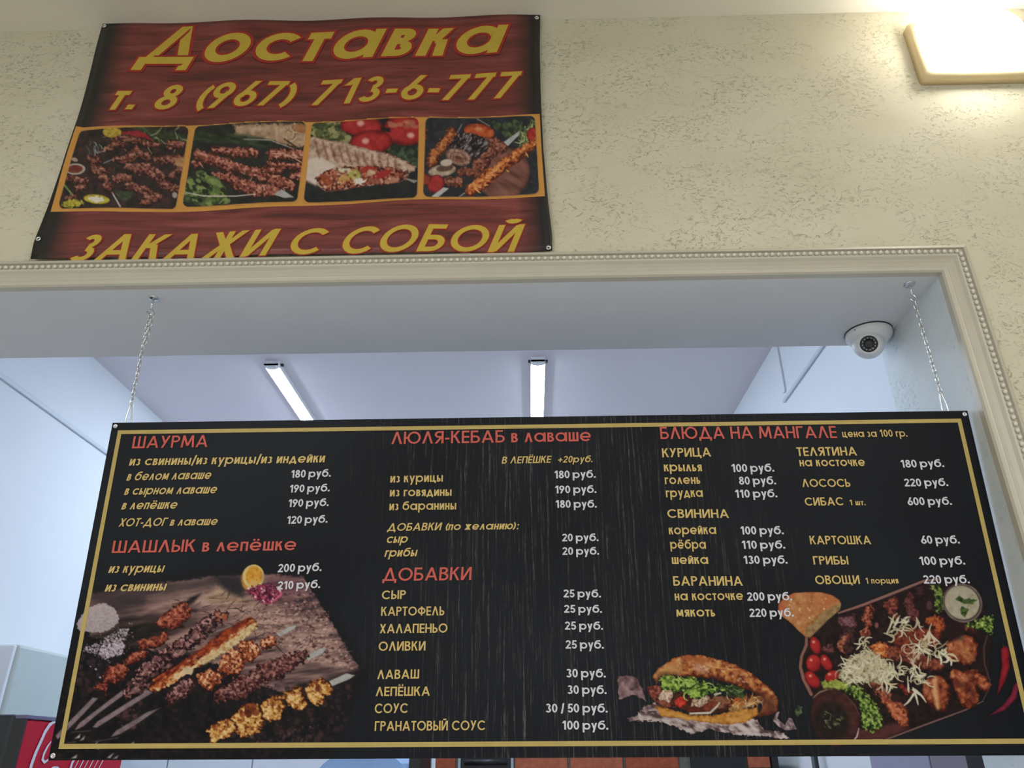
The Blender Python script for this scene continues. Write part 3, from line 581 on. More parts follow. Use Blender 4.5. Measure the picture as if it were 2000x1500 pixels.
    # sauce bowls
    c.ell(1350,292,150,140,40,'4a3c3c 7a6a68 8f807c',9,.5,edge=3)
    c.ell(1348,290,140,126,40,'2c2420 4a403a',9,.4)
    c.ell(1345,288,132,120,38,'8f8672 a39a86 b3aa96',9,.6,edge=3,lit=(-.06,.1,20))
    for q in ([1300,270,1325,235,1355,262,1400,265,1460,268,1420,300,1370,300],[1330,340,1350,315,1395,340,1370,395,1345,380],[1360,300,1420,230,1380,300]): c.poly(q,'1a2812 34481e 50682e',4,1.2,warp=1)
    c.cap([1345,300,1400,300,1380,335],3,'7c8458',op=.7)
    c.ell(400,1130,160,220,-14,'402220 5a3230 6a403c',9,.5,edge=3,op=.8,soft=5)
    c.ell(415,1130,178,204,-20,'2c1614 3c1e1c 54302c',9,.6,edge=6,lit=(.1,.05,30))
    c.ell(390,1160,130,150,-20,'120e0c 1f1814 2a1e1a',9,.6,soft=14)
    c.cap([590,1210,575,1270,530,1325],[3,5,4],'b09a92 d0bab0'); c.cap([250,990,300,945,360,925],[2,4,2],'9a8270'); c.cap([480,955,560,1040,600,1130],[2,4,2],'6a5048',op=.7)
    c.dots(26,[320,1080,460,1090,480,1180,400,1220,320,1200],'3c4a34,5a6040,2c3a28,7a7a58',4,12,.8,st=1.8,a=30)
    c.ell(380,1130,24,22,0,'1a1410',op=.9); c.cap([350,1090,385,1105,380,1150,350,1150],3,'8a7a58',op=.6)
    # onion shreds
    N='b8ae90,cfc6a8,d8d0ba,a29878,c4b894'
    c.poly([450,840,450,780,490,720,560,670,640,640,720,650,740,700,800,720,860,800,830,870,790,880,700,870,560,880,480,870],'6a6248 9c9276 b8ae92 c9c0a6',4,1.5,edge=4,warp=3,wn=4)
    c.strands(95,[450,850,470,750,600,650,720,650,760,720,820,760,800,860,600,870],N,66,5)
    c.strands(52,[790,730,900,760,1040,780,1110,830,1090,880,1000,900,940,860,850,820],N,72,5)
    c.strands(6,[940,880,1000,880,1020,960,980,960],'cfc6b0',90,8,ang=65,curl=.2)
    c.strands(18,[740,520,880,430,930,430,920,490,800,540],N,100,6,ang=-30); c.strands(5,[820,440,910,400,920,440,840,460],N,60,5,ang=-75)
    c.strands(46,[990,590,1040,550,1120,540,1170,590,1180,640,1100,690,1000,650],N,80,5)
    c.strands(8,[1160,600,1240,640,1230,700,1180,680],'d8d0ba,c4b894',80,9,ang=50); c.strands(5,[980,390,1010,380,1040,440],'b5a590',90,6,ang=50)
    c.strands(8,[590,570,670,570,680,620,600,620],N,70,6); c.strands(8,[900,560,1100,660,1040,720,940,700],'c9a890',60,5)
    c.strands(5,[1090,500,1110,500,1120,540,1100,540],'c9bda0',70,8,ang=80,curl=.2); c.strands(7,[700,860,820,860,830,900,720,890],N,70,7,ang=50)
    # chillies
    c.cap([1640,585,1655,620],[5,9],'1c2a14 2c3c1c'); c.cap([1660,640,1665,760,1640,860,1605,960],[32,30,24,4],'5a0e16 8a1a24 a03034',9,.4,edge=6)
    c.cap([1745,890,1720,980,1650,1060,1540,1118],[20,26,20,3],'4a1020 7c2038 8f304a',9,.4,edge=6)
    return c
def clip_round(c,f,Q,r):
    """keep paint only inside quad Q (print coords) with rounded corners, everything else uncovered"""
    P=np.array(Q,float).reshape(-1,2)*f[2]+np.array(f[:2]); cen=P.mean(0); d=P-cen; P=cen+d*(1-r/np.abs(d).max(0).mean())
    X,Y=c.X,c.Y; m=np.full(X.shape,1e9); ins=np.zeros(X.shape,bool)
    for i in range(4):
        x1,y1=P[i-1]; x2,y2=P[i]; ins^=((y1>Y)!=(y2>Y))&(X<(x2-x1)*(Y-y1)/(y2-y1+1e-9)+x1)
        dx,dy=x2-x1,y2-y1; t=np.clip(((X-x1)*dx+(Y-y1)*dy)/(dx*dx+dy*dy),0,1); m=np.minimum(m,np.hypot(X-x1-t*dx,Y-y1-t*dy))
    c.A[...,3]=np.clip(.5-(np.where(ins,-m,m)-r)/1.2,0,1)
    return c
def paint_photo_a():
    f=(60,230,.27); c=Canvas(118,252,378,416,1.45,11); c.frame(*f)
    c.poly([0,0,1300,0,1300,800,0,800],'10100f 1e191a 30201f 40282a',9,1,soft=1)
    c.cap([800,130,1150,200],[30,40],'1a2616 2c3c22 445432',6,1.2,warp=2,soft=8,op=.8); c.strands(20,[780,120,1150,120,1150,220,850,200],'46583a,7c8060,202c1a',120,5,ang=20)
    c.strands(12,[400,170,560,220,520,300,430,260],'1c2a28,46524e,8a9090',60,4,ang=60)
    c.ell(622,155,70,38,3,'8a7020 b09438 bca650',4,.8,edge=3); c.strands(7,[580,130,660,130,660,180,580,180],'8a7428',50,3)
    c.cap([700,160,800,160,860,175,900,205],[14,26,16,8],'5a1018 8a2028 9c3a3c',5,.6,edge=3)
    M='1c0c0c 44201c 6a3a30 8a5648 a5786a'; kw=dict(ns=4,k=1.2,edge=5,warp=2,wn=5,lit=(-.1,-.25,10))
    for q,r in (([640,220,700,200,800,215,950,235],[22,30,26,22]),([560,290,640,250,720,240],[20,26,20]),([640,355,760,330,800,270],[26,40,26]),([1040,230,1110,230],[40,34]),
        ([740,400,860,410,970,460],[34,52,34]),([650,480,740,480],[30,36]),([740,530,860,570],[34,42]),([840,640,930,600],[36,38]),([970,500,1060,540],[28,34]),([460,345,520,360],[30,26]),
        ([500,420,560,440],[40,40]),([560,480,600,560],[36,34]),([300,470,430,500],[26,24]),([370,540,420,540],[28,24]),([930,340,1100,330],[26,34]),([820,310,880,320],[30,32]),([1040,440,1090,400],[26,26]),([290,620,340,600],[22,22])):
        c.cap(q,r,M,**kw)
    c.strands(34,[640,220,950,240,1080,520,880,600,560,560,440,340],'9a6454,5a2c24,2a1210',26,4,ang=30,curl=.3)
    c.poly([1060,330,1130,300,1120,390,1050,370],'8a5c3c b08a5c',4,1,soft=4,warp=1)
    c.ell(355,412,72,40,0,'8a8078 b5aca4',4,.4); c.ell(350,412,58,28,0,'4a1814 6a2a20 7c3a30',5,.8); c.ell(350,345,24,14,20,'b5a890',op=.8)
    c.cap([615,575,672,675],[5,6],'a89a9c b5aaac'); c.poly([560,560,650,540,640,575,580,585],M,**kw); c.cap([500,300,570,290],3,'8a8488'); c.cap([560,375,620,350],3,'8a8488')
    c.cap([270,520,330,590],[8,6],'54642c 86945c'); c.dots(40,[640,560,780,560,720,650,660,620],'2a3a24,46543a',5,14,.6,st=2)
    c.ell(505,625,95,34,6,'7c7018 b5a430 c9b850',4,.7,edge=3); c.ell(500,628,62,20,6,'d0c8b8',4,.6,warp=2); c.ell(330,655,80,28,0,'6a6a18 a59a34 bcae50',4,1,edge=3,warp=2)
    c.ell(1055,580,18,22,0,'b5a8a0',op=.8)
    return clip_round(c,f,[385,150,1165,102,1062,670,222,680],11)
def paint_photo_b():
    f=(60,230,.27); c=Canvas(354,246,602,412,1.45,12); c.frame(*f)
    c.poly([1050,50,2050,50,2050,720,1050,720],'121312 1c1e1c 262a28',9,1,soft=1)
    c.poly([1480,90,2050,70,2050,240,1900,240,1700,200,1480,190,1500,130],'7c5e4c a08468 bca088',9,.9,soft=5,edge=5,warp=2)
    c.ell(1960,110,60,30,10,'8a5230 b07848',5,.8,edge=4,op=.8); c.cap([1850,190,1960,260],[6,4],'3c2418'); c.strands(10,[1850,110,2000,90,2000,220,1880,210],'8a6a50,c8ae94',60,4)
    c.cap([1200,160,1500,190,1750,230],[34,36,30],'141c12 22301e 38462c',6,1.2,soft=8,ax=3,ang=10); c.cap([1560,195,1750,200,1940,265],[3,3,3],'a09a98')
    M='2c100c 5e2a20 86483a a5685a c08c78'; kw=dict(ns=4,k=1.1,edge=6,warp=2,wn=5,lit=(-.05,-.28,14))
    for q,r in (([1330,260,1480,285,1650,290],[24,34,30]),([1760,300,1990,300],[40,42]),([1230,300,1380,350,1520,400],[40,46,40]),([1740,370,1850,380,1980,390],[24,30,30]),([1340,450,1450,460],[36,38]),
        ([1580,410,1700,450,1900,530],[36,48,40]),([1500,500,1640,550,1780,570],[46,56,44]),([1700,410,1820,425],[28,26]),([1910,450,1980,450],[30,34]),([1190,360,1240,370],[24,22])): c.cap(q,r,M,**kw)
    c.strands(34,[1230,280,1500,380,1900,520,1760,600,1500,520,1200,360],'b5806c,5a241a,3a140e',26,4,ang=60,curl=.3); c.strands(20,[1740,280,1980,280,1980,330,1760,330],'c9a08a,6a3426',40,4,ang=15)
    c.dots(260,[1130,480,1240,400,1330,440,1420,540,1430,640,1250,650,1100,620],'1c2814,304024,566a34,7c8c50,0e120c',6,26,.8,st=1.6,a=30)
    c.cap([1140,560,1260,585,1500,595,1640,585],[3,4,4,3],'c0bab4'); c.poly([1770,590,1830,550,1920,610,1850,615],'8a8684 b8b4b4',6,.4)
    c.cap([1380,640,1440,590],4,'7c8c50')
    return clip_round(c,f,[1205,106,2010,68,1945,632,1103,655],11)
def paint_photo_c():
    f=(560,230,.27); c=Canvas(590,240,828,406,1.45,13); c.frame(*f)
    c.poly([100,40,1000,40,1000,660,100,660],'101214 181b1e 22262a',9,1,soft=1)
    c.dots(160,[180,80,400,70,470,200,300,190,200,160],'3a4226,5c6238,808050,26301c,9a9464',8,30,.8,st=1.4); c.dots(90,[730,240,960,260,950,400,760,300],'18221a,2c3a2a,445640',8,26,.7)
    T='5a0e12 8c1a1e a82c2c b83c38'
    c.ell(550,100,155,70,5,T,9,.4,edge=10); c.ell(870,130,160,115,0,T,9,.4,edge=12); c.ell(620,215,155,85,0,T,9,.4,edge=12)
    for x,y in ((580,205),(905,170),(545,80)): c.ell(x,y,26,20,0,'d8a8a0',k=0,soft=5,op=.85)
    c.dots(14,[720,80,950,70,940,110,760,100],'9a5c44,b07858',8,22,.6,st=2); c.poly([690,110,760,120,760,150,700,140],'1c1010')
    c.poly([140,200,190,165,300,185,450,215,600,265,720,290,800,320,900,370,945,400,930,430,900,440,870,500,800,520,600,530,450,550,300,570,220,520,140,480],'5a3c30 9a7c6c b89c8a cbb4a2',8,.8,edge=5,warp=1,lit=(0,-.15,20))
    c.poly([140,330,250,300,380,370,330,420,240,480,220,520,140,480],'b09c90 c6b6aa d0c2b8',9,.5,soft=8,edge=4)
    for i in range(11):
        x=215+i*58; y=185+i*17; c.cap([x,y,x+12,y+60,x+34,y+130-i*5],[4,7,5],'5a2c20 7a4434',5,.8,soft=5,op=.75,warp=1.2)
    c.poly([225,460,300,410,420,385,560,380,700,390,810,415,890,430,850,500,720,520,560,530,430,545,300,565,250,520],'2a1010 6a2c20 944c38 b5785c',4,1.6,warp=2,edge=4)
    for x,y,rx,ry,a,r in ((420,475,48,34,-25,'a07840 c09a5c'),(500,440,52,34,20,'8a8c40 b5ae5c'),(600,410,60,24,0,'8a1a18 a83828'),(430,410,50,20,10,'b5aa90 c9c0a8'),(620,435,36,22,0,'b08a6c c9a888'),(700,450,70,24,-20,'8a1c20 9c2c2c'),(530,490,34,18,0,'c9bcae'),(300,480,50,34,0,'7a3420 9a5030'),(770,500,60,20,-10,'9a6450 b88470'),(640,500,50,22,0,'7c4030 a0604c')): c.ell(x,y,rx,ry,a,r,4,.9,edge=3,warp=1.2)
    c.dots(50,[250,470,500,400,850,440,700,520,300,550],'c98a68,d0a890,6a241c,e0ccb8',5,13,.6); c.strands(8,[500,470,560,470,550,510,500,510],'d8cfc4',50,4,ang=60)
    c.poly([860,480,960,500,930,520,880,495],'a09890',op=.8)
    return clip_round(c,f,[188,78,968,52,958,618,130,640],11)
def paint_photo_d():
    f=(560,230,.27); c=Canvas(824,236,1060,404,1.45,14); c.frame(*f)
    c.poly([950,20,1860,20,1860,640,950,640],'181a20 22252c 2e3238',9,1,soft=1)
    c.dots(90,[1480,60,1660,60,1750,180,1600,180],'1c2618,34432c,4c5c3c',8,24,.7); c.strands(40,[1680,50,1800,50,1790,180,1690,180],'8a9460,5c6c3c,3a4828,a5aa7c',90,5,ang=80)
    c.ell(1560,430,200,190,-10,'4a2c26 6c443c 80544a',9,.9,edge=8,ax=4,ang=30); c.ell(1395,130,110,56,8,'7c2c18 ac4c28 bf6438',5,.9,edge=6); c.ell(1390,110,30,12,0,'d09a70',op=.6,soft=3)
    c.poly([1570,205,1690,125,1680,160,1600,235],'8a8c90 b5b8bc'); c.ell(1780,155,45,48,0,'6a1818 a02c28 b04038',6,.5,edge=5); c.cap([1380,40,1470,90],3,'8c8480'); c.cap([1270,80,1230,150],[3,4],'8c8888')
    O='4a1c0c 8c4420 b06030 c47c44 d09860'; kw=dict(ns=4,k=1,edge=6,warp=2,wn=5,lit=(-.15,-.2,12))
    for q,r in (([1200,150,1180,190],[44,40]),([1150,210,1120,260],[40,40]),([1080,300,1060,350],[44,40]),([1010,130,1010,190],[20,16]),([1440,210,1500,220,1560,250],[44,56,34]),([1400,370,1440,340],[60,44]),([1270,420,1380,430],[34,34]),([1170,500,1250,500],[34,40]),([1440,290,1490,280],[40,36])): c.cap(q,r,'2c1410 64342a 8a5442 a4705c',**kw)
    for q,r in (([1200,150,1180,190],[36,34]),([1150,210,1110,270],[34,34]),([1080,300,1050,370],[36,34])): c.cap(q,r,O,op=.7,**kw)
    c.poly([1180,240,1220,170,1280,130,1380,150,1470,200,1440,270,1330,330,1300,270,1240,260],'0e0c10 1c181e 3c363c 84787c',3.2,1.8,edge=4,warp=1.5,ax=2.5,ang=-50)
    c.ell(1245,315,95,62,15,'5a3c34 8c6c60 b09080',4,.8,edge=5); c.ell(1245,318,62,38,15,'6a4438 a07c6c',3,1.4,edge=3); c.ell(1245,320,26,14,15,'5a3428')
    c.ell(1130,420,100,44,-12,'7c6858 a89684 c0b09c',5,.8,edge=5); c.ell(1150,400,62,26,-12,'3c2c26 6a5244',4,.8,soft=3); c.ell(1160,360,44,26,-10,'a89888 c9bcae',4,.6,edge=3)
    c.ell(1085,520,60,70,30,'5a1418 9c2a2c a83a3a',7,.5,edge=6); c.ell(1010,490,44,40,0,'6a2018 9c4030',7,.7,edge=5); c.poly([1055,615,1140,545,1180,550,1100,620],'a09c9c b8b5b4')
    c.cap([1330,560,1400,510,1500,430,1600,350,1700,280,1800,215],[40,48,46,46,44,30],O,5,1,edge=8,warp=2.5,wn=7,lit=(-.2,-.2,16)); c.strands(16,[1330,540,1800,200,1800,260,1380,570],'d8a060,8a4418',24,5,ang=30,curl=.3); c.cap([1250,610,1290,580],3,'9c9894')
    return clip_round(c,f,[1005,50,1802,32,1832,575,990,612],11)
# ---------------------------------------------------------------- hanging menu board
TILT,BAZ=.0884,-.0021; BW,BH=1.8142,.6531
BO=Vector((-.8886,.032,2.2048)); BU=Vector((math.cos(BAZ),math.sin(BAZ),0)); BN0=Vector((-math.sin(BAZ),math.cos(BAZ),0))
BV=Vector((0,0,-1))*math.cos(TILT)+BN0*math.sin(TILT); BN=BU.cross(BV).normalized()
if BN.y>0: BN=-BN
def on_board(px,py): d=ray(px,py); return EYE+d*((BO-EYE).dot(BN)/d.dot(BN))
def bpt(a,b,off=0.): return BO+BU*a+BV*b+BN*off
def board_print(name,canvas_mix=False):
    """near-black printed timber ground with pale vertical grain; optionally mixed with the painted food pictures"""
    t=MT(name,rough=.5,spec=.12); g=GAIN_BOARD
    v=t.coord((1,1,1)); grain=t.noise(t.coord((210,1,6)),1,4,.7); spk=t.noise(t.coord((420,1,60)),1,2,.6)
    sx=t.n('ShaderNodeSeparateXYZ'); t.l(v,sx.inputs[0])
    mask=t.ramp(t.math('ABSOLUTE',t.math('SUBTRACT',sx.outputs[0],.10)),(.10,1.),(.50,0.))
    low=t.ramp(t.noise(v,3.5,3),(.38,.25),(.62,1.))
    s=t.math('MULTIPLY',t.math('MULTIPLY',t.ramp(grain,(.53,0.),(.68,1.)),t.ramp(spk,(.38,.15),(.66,1.))),t.math('MULTIPLY',mask,low))
    base=t.mix(t.ramp(t.noise(v,2,2),(.35,0.),(.65,1.)),lin('101217',g),lin('191c21',g)); col=t.mix(t.math('MULTIPLY',s,.7),base,lin('807a78',g))
    if canvas_mix:
        a=t.n('ShaderNodeVertexColor',layer_name='print'); col=t.mix(a.outputs['Alpha'],col,a.outputs['Color'])
    t.base(col); return t.m
M_BOARD=board_print('menu_board_print'); M_BPIC=board_print('menu_picture_print',True)
def ink(name,h,g,rough=.45): return plain(name,lin(h,g),rough,.03,40,spec=.15)
M_GOLD=ink('gold_print_line','ab975b',GAIN_BOARD); M_YEL=ink('yellow_menu_ink','bea568',GAIN_BOARD); M_RED=ink('red_menu_ink','b8564c',GAIN_BOARD); M_PALE=ink('white_menu_ink','bebec6',GAIN_BOARD)
bc=bpt(BW/2,0)
board=empty('menu_board',(bc.x,bc.y,bc.z)); tag(board,'wide black kebab menu board with gold border hanging on two chains','menu board')
T=.005
vs=[bpt(a,b,o) for o in (0,-T) for a,b in ((0,0),(BW,0),(BW,BH),(0,BH))]
pyd('panel',vs,[(0,3,2,1),(4,5,6,7),(0,1,5,4),(1,2,6,5),(2,3,7,6),(3,0,4,7)],M_BOARD,board)
# gold border line: corners read off the print
def ab(px,py): q=on_board(px,py)-BO; return q.dot(BU),q.dot(BV)
a0=.0155; b0=.0175; a1=BW-.0175; b1=BH-.0190; gw=.0085
for (p,q,r,s) in ((a0,b0,a1,b0+gw),(a0,b1-gw,a1,b1),(a0,b0+gw,a0+gw,b1-gw),(a1-gw,b0+gw,a1,b1-gw)):
    pyd('border_line',[bpt(p,q,.0009),bpt(r,q,.0009),bpt(r,s,.0009),bpt(p,s,.0009)],[(0,3,2,1)],M_GOLD,board)
for a,b in ((.008,.008),(BW-.008,.008),(.008,BH-.008),(BW-.008,BH-.008)):
    bm=bmesh.new(); c=bpt(a,b,.0005); Mx=Matrix.Translation(c)@BN.to_track_quat('Z','Y').to_matrix().to_4x4(); lathe(bm,[(.0052,0),(.0052,.001),(.004,.0022),(.002,.0026),(.0018,.001)],Mx,14); obj('screw',bm,M_CHROME,board,True)
def picture(name,c,pm,mat,parent,off,gain,post=None,lim=None):
    """painted canvas -> fine mesh lying on the print, colours in a colour attribute"""
    ny,nx=c.A.shape[:2]
    X=((c.X-1000)/FPX)[...,None]; Y=((750-c.Y)/FPX)[...,None]; d=X*np.array(RT)+Y*np.array(UP)+np.array(_f)
    O,N=pm; t=(np.array(O-EYE)@np.array(N))/(d@np.array(N)); P=np.array(EYE)+d*t[...,None]
    if lim:
        r=P-np.array(O); A=np.clip(r@np.array(BU),0,BW); B=np.clip(r@np.array(BV),0,BH); P=np.array(O)+A[...,None]*np.array(BU)+B[...,None]*np.array(BV)
        bad=(A[:-1,:-1]==A[:-1,1:])|(B[:-1,:-1]==B[1:,:-1])
    else: bad=np.zeros((ny-1,nx-1),bool)
    if post: P=post(P)
    P=P+np.array(N)*off
    al=c.A[...,3]; amax=np.maximum(np.maximum(al[:-1,:-1],al[1:,:-1]),np.maximum(al[:-1,1:],al[1:,1:])); keep=(amax>.01)&~bad
    I=np.arange(ny*nx).reshape(ny,nx); F=np.stack([I[:-1,:-1],I[1:,:-1],I[1:,1:],I[:-1,1:]],-1)[keep]
    used=np.unique(F); mp=np.full(ny*nx,-1); mp[used]=np.arange(len(used)); F=mp[F]
    me=bpy.data.meshes.new(name); V=P.reshape(-1,3)[used]
    me.vertices.add(len(V)); me.vertices.foreach_set('co',V.astype(np.float32).ravel()); me.loops.add(F.size); me.loops.foreach_set('vertex_index',F.ravel().astype(np.int32))
    me.polygons.add(len(F)); me.polygons.foreach_set('loop_start',(np.arange(len(F))*4).astype(np.int32)); me.update(calc_edges=True); me.validate()
    C=c.A.reshape(-1,4)[used].copy(); s=np.clip(C[:,:3]*.9,0,1); C[:,:3]=np.clip(np.where(s<=.04045,s/12.92,((s+.055)/1.055)**2.4)/gain,0,.95)
    at=me.color_attributes.new('print','FLOAT_COLOR','POINT'); at.data.foreach_set('color',C.astype(np.float32).ravel())
    return link(name,me,parent,mat)
PB=(BO,BN)
o=picture('food_picture',paint_skewers(),PB,M_BPIC,board,.0005,GAIN_BOARD,lim=1); o['label']='printed picture of meat skewers, salt and half a lemon on a wooden board'
o=picture('food_picture.001',paint_sandwich(),PB,M_BPIC,board,.0005,GAIN_BOARD,lim=1); o['label']='printed picture of a filled bread roll with salad on crumpled paper'
o=picture('food_picture.002',paint_platter(),PB,M_BPIC,board,.0005,GAIN_BOARD,lim=1); o['label']='printed picture of a grilled meat platter with bread, tomatoes and sauces'
MENU="""h|ШАУРМА|258 876|405.7 873.6|23.5|0
n|из свинины/из курицы/из индейки|252.3 909.7|633.7 903.5|17.5|.1
n|в белом лаваше|247 939|411 935.7|17|.22
n|в сырном лаваше|242.4 967|422.3 963.8|17|.22
n|в лепёшке|237 995.5|344.8 993.7|17|.22
n|ХОТ-ДОГ в лаваше|231.5 1028.8|423.6 1025.7|16|.22
h|ШАШЛЫК в лепёшке|218.5 1080.3|578.6 1074.8|24|0
n|из курицы|211.7 1119.3|318.6 1117.7|17.5|.22
n|из свинины|204.7 1155.7|322.5 1153.6|18|.22
p|180 руб.|567.9 933.9|646.2 931.3|15|0
p|190 руб.|565.3 962.5|644 960|15|0
p|190 руб.|562.7 990.6|642 988.5|15|0
p|120 руб.|560 1023.6|639.7 1021|15|0
p|200 руб.|542.7 1118|628 1115.4|16|0
p|210 руб.|542 1151.8|625.4 1148.4|16|0
h|ЛЮЛЯ-КЕБАБ в лаваше|764.2 868|1154.7 861.9|24|0
n|В ЛЕПЁШКЕ|979.7 905.9|1075 904.2|13.5|.2
n|+20руб.|1089 904.2|1157 903|13|.2
n|из курицы|762.4 942.9|865 941|17|0
n|из говядины|761.5 970|882 968.8|17|0
n|из баранины|760.5 996.9|891 995.5|17|0
n|ДОБАВКИ (по желанию):|756 1037.4|1012 1033.8|15|.22
n|сыр|754.3 1061|795 1060.3|17|.22
n|грибы|750.7 1087.8|813 1086.8|17|.22
h|ДОБАВКИ|747 1135|920.3 1133|25.5|.05
p|180 руб.|1082.8 934.8|1163.3 933.4|15|0
p|190 руб.|1084 963.9|1164.7 963|15|0
p|180 руб.|1085 992.3|1165.5 991.7|15|0
p|20 руб.|1098 1057.6|1169 1057|15|0
p|20 руб.|1098.5 1084|1170 1083.5|15|0
n|СЫР|745.8 1170.6|792.6 1169.8|16.8|0
n|КАРТОФЕЛЬ|744.4 1202.8|868 1202|17.6|0
n|ХАЛАПЕНЬО|741.6 1237|874 1235.6|18|0
n|ОЛИВКИ|739.4 1271.4|831 1270.6|18.3|0
n|ЛАВАШ|736.8 1326.6|818.6 1325.2|18|0
n|ЛЕПЁШКА|733.8 1359.6|840 1358.8|18|0
n|СОУС|731.8 1393.2|796.8 1392.4|19|0
n|ГРАНАТОВЫЙ СОУС|731.8 1427.4|948 1426|19|0
p|25 руб.|1100.8 1167|1173.6 1167|15.5|0
p|25 руб.|1102 1197|1175.6 1197|15.5|0
p|25 руб.|1103.4 1230|1177.6 1230|16|0
p|25 руб.|1104.8 1267|1179.2 1267|16.5|0
p|30 руб.|1106 1323.2|1183 1323.2|17|0
p|30 руб.|1108.4 1355.4|1184.6 1355.4|17|0
p|30 / 50 руб.|1065.8 1391.6|1186.8 1391.6|17.3|0
p|100 руб.|1098 1425|1188 1425|17.5|0
h|БЛЮДА НА МАНГАЛЕ|1290 857.8|1634.8 856|23.5|0
n|цена за 100 гр.|1645.3 854.3|1772 853.2|14|0
n|КУРИЦА|1293.6 893.5|1388.8 892|17.5|0
n|крылья|1297 920.8|1371 920.8|17.5|0
n|голень|1298.8 946|1367.8 945.3|17.5|0
n|грудка|1301 971.5|1373 970.8|17.5|0
n|СВИНИНА|1303.7 1011.8|1423.8 1011.8|17|0
n|корейка|1306.5 1044|1399 1043.3|18|0
n|рёбра|1309.3 1072|1379 1072|18|0
n|шейка|1312.5 1102|1383.5 1101.7|18|0
n|БАРАНИНА|1315.3 1144|1450.7 1144|18.5|0
n|на косточке|1318 1172.8|1451.8 1172|18|0
n|мякоть|1321 1204.3|1396.8 1204.3|18|0
p|100 руб.|1429 922.5|1512 921.5|15.7|0
p|80 руб.|1443.7 947|1515.5 946.3|15.7|0
p|110 руб.|1436 972.6|1518 971.5|15.7|0
p|100 руб.|1446.5 1044.3|1530.5 1043.6|16|0
p|110 руб.|1449 1072.3|1533.3 1071.6|16|0
p|130 руб.|1452.5 1101.7|1538 1101|16|0
p|200 руб.|1459.5 1173.5|1547 1172.8|16.5|0
p|220 руб.|1464 1205.3|1550 1204.3|16.5|0
n|ТЕЛЯТИНА|1556.8 891|1674 890|17|0
n|на косточке|1562 911.3|1689.8 910.6|17|0
n|ЛОСОСЬ|1567 951.6|1661 951.2|15.7|0
n|СИБАС|1572.5 988|1647.8 987.3|16|0
n|1 шт.|1659.3 986.9|1690.5 986.9|10.5|0
n|КАРТОШКА|1582.3 1063.2|1701.3 1063.2|16.5|0
n|ГРИБЫ|1589 1102.8|1657.2 1102.8|16.5|0
n|ОВОЩИ|1592.8 1141.3|1679.3 1140.6|17|0
n|1 порция|1690.8 1140.2|1754.5 1139.5|11.5|0
p|180 руб.|1759.8 913.8|1843.8 912.4|15.3|0
p|220 руб.|1766.8 950.5|1851.5 949.5|15.3|0
p|600 руб.|1773 987.3|1858.8 986.2|15.6|0
p|60 руб.|1799.3 1062.5|1874.2 1061.8|16|0
p|100 руб.|1796.5 1103.8|1884.7 1102.8|16.5|0
p|220 руб.|1804.2 1140.2|1893.5 1139.5|16.5|0"""
for ln in MENU.split('\n'):
    k,t,p,q,h,s=ln.split('|'); p=tuple(map(float,p.split())); q=tuple(map(float,q.split()))
    nm,mt,w={'h':('heading',M_RED,.14),'n':('dish_name',M_YEL,.158),'p':('price',M_PALE,.175)}[k]
    letters(nm,t,p,q,float(h),on_board,-BV,mt,board,.0014,w=w,slant=float(s),space=.34 if k!='p' else .26,track=.10 if k!='p' else .07)
# ---------------------------------------------------------------- chains
def chain(hx,hy,bottom,label,double):
    o=empty('hanging_chain',(hx,hy,ZI)); tag(o,label,'chain','chains holding the menu board')
    bm=bmesh.new(); lathe(bm,[(.013,0),(.013,-.0015),(.011,-.003),(.003,-.004)],Matrix.Translation((hx,hy,ZI)),20); obj('ceiling_plate',bm,M_CHROME,o,True)
    bm=bmesh.new(); tube(bm,[(hx,hy,ZI),(hx,hy,ZI-.030)],.0022,8)
    tube(bm,[(hx+.007*math.sin(t),hy,ZI-.038+.008*math.cos(t)) for t in [i*.62-.1 for i in range(9)]],.0018,8); obj('hook',bm,M_CHROME,o,True)
    top=Vector((hx,hy,ZI-.043)); bot=Vector(bottom); L=(top-bot).length; step=.0115; n=int(L/step)
    bm=bmesh.new(); ax=(bot-top).normalized(); s=Vector((1,0,0)); s=(s-ax*s.dot(ax)).normalized(); f=ax.cross(s)
    def lnk(c,a,b,hl,hr,r):
        pts=[]
        for i in range(10):
            t=6.2832*i/10; pts.append(c+a*(hl*(1 if math.sin(t)>0 else -1)*abs(math.sin(t))**.8)+b*(hr*math.cos(t)))
        tube(bm,pts,r,5,True)
    nn=n-3
    for i in range(nn): lnk(top+ax*(step*(i+.5)),ax,s if i%2 else f,.0078,.0036,.0013)
    if double:
        for i in range(int(nn*.42)): lnk(top+ax*(step*(i+.5))+s*.009*(1-i/(nn*.42))**.5+f*.003,ax,f if i%2 else s,.0078,.0036,.0013)
    k=obj('links',bm,M_CHROME,o,True); k['kind']='stuff'
    bm=bmesh.new(); c=top+ax*(step*nn); e=bot+Vector((0,.004,-.012)); m1=(c+e)/2; hl=(e-c).length/2+.004
    pts=[m1+ax*(hl*math.sin(t))+s*((.0055+.003*math.sin(t))*math.cos(t)) for t in [6.2832*i/16 for i in range(16)]]
    tube(bm,pts,.0018,6,True); obj('snap_hook',bm,M_CHROME,o,True)
    return o
chain(-.867,.037,(-.859,.036,2.211),'thin zinc chain at the left end of the menu board, upper part doubled',True)
chain(.879,.030,(.886,.036,2.211),'thin zinc chain at the right end of the menu board, next to the dome camera',False)
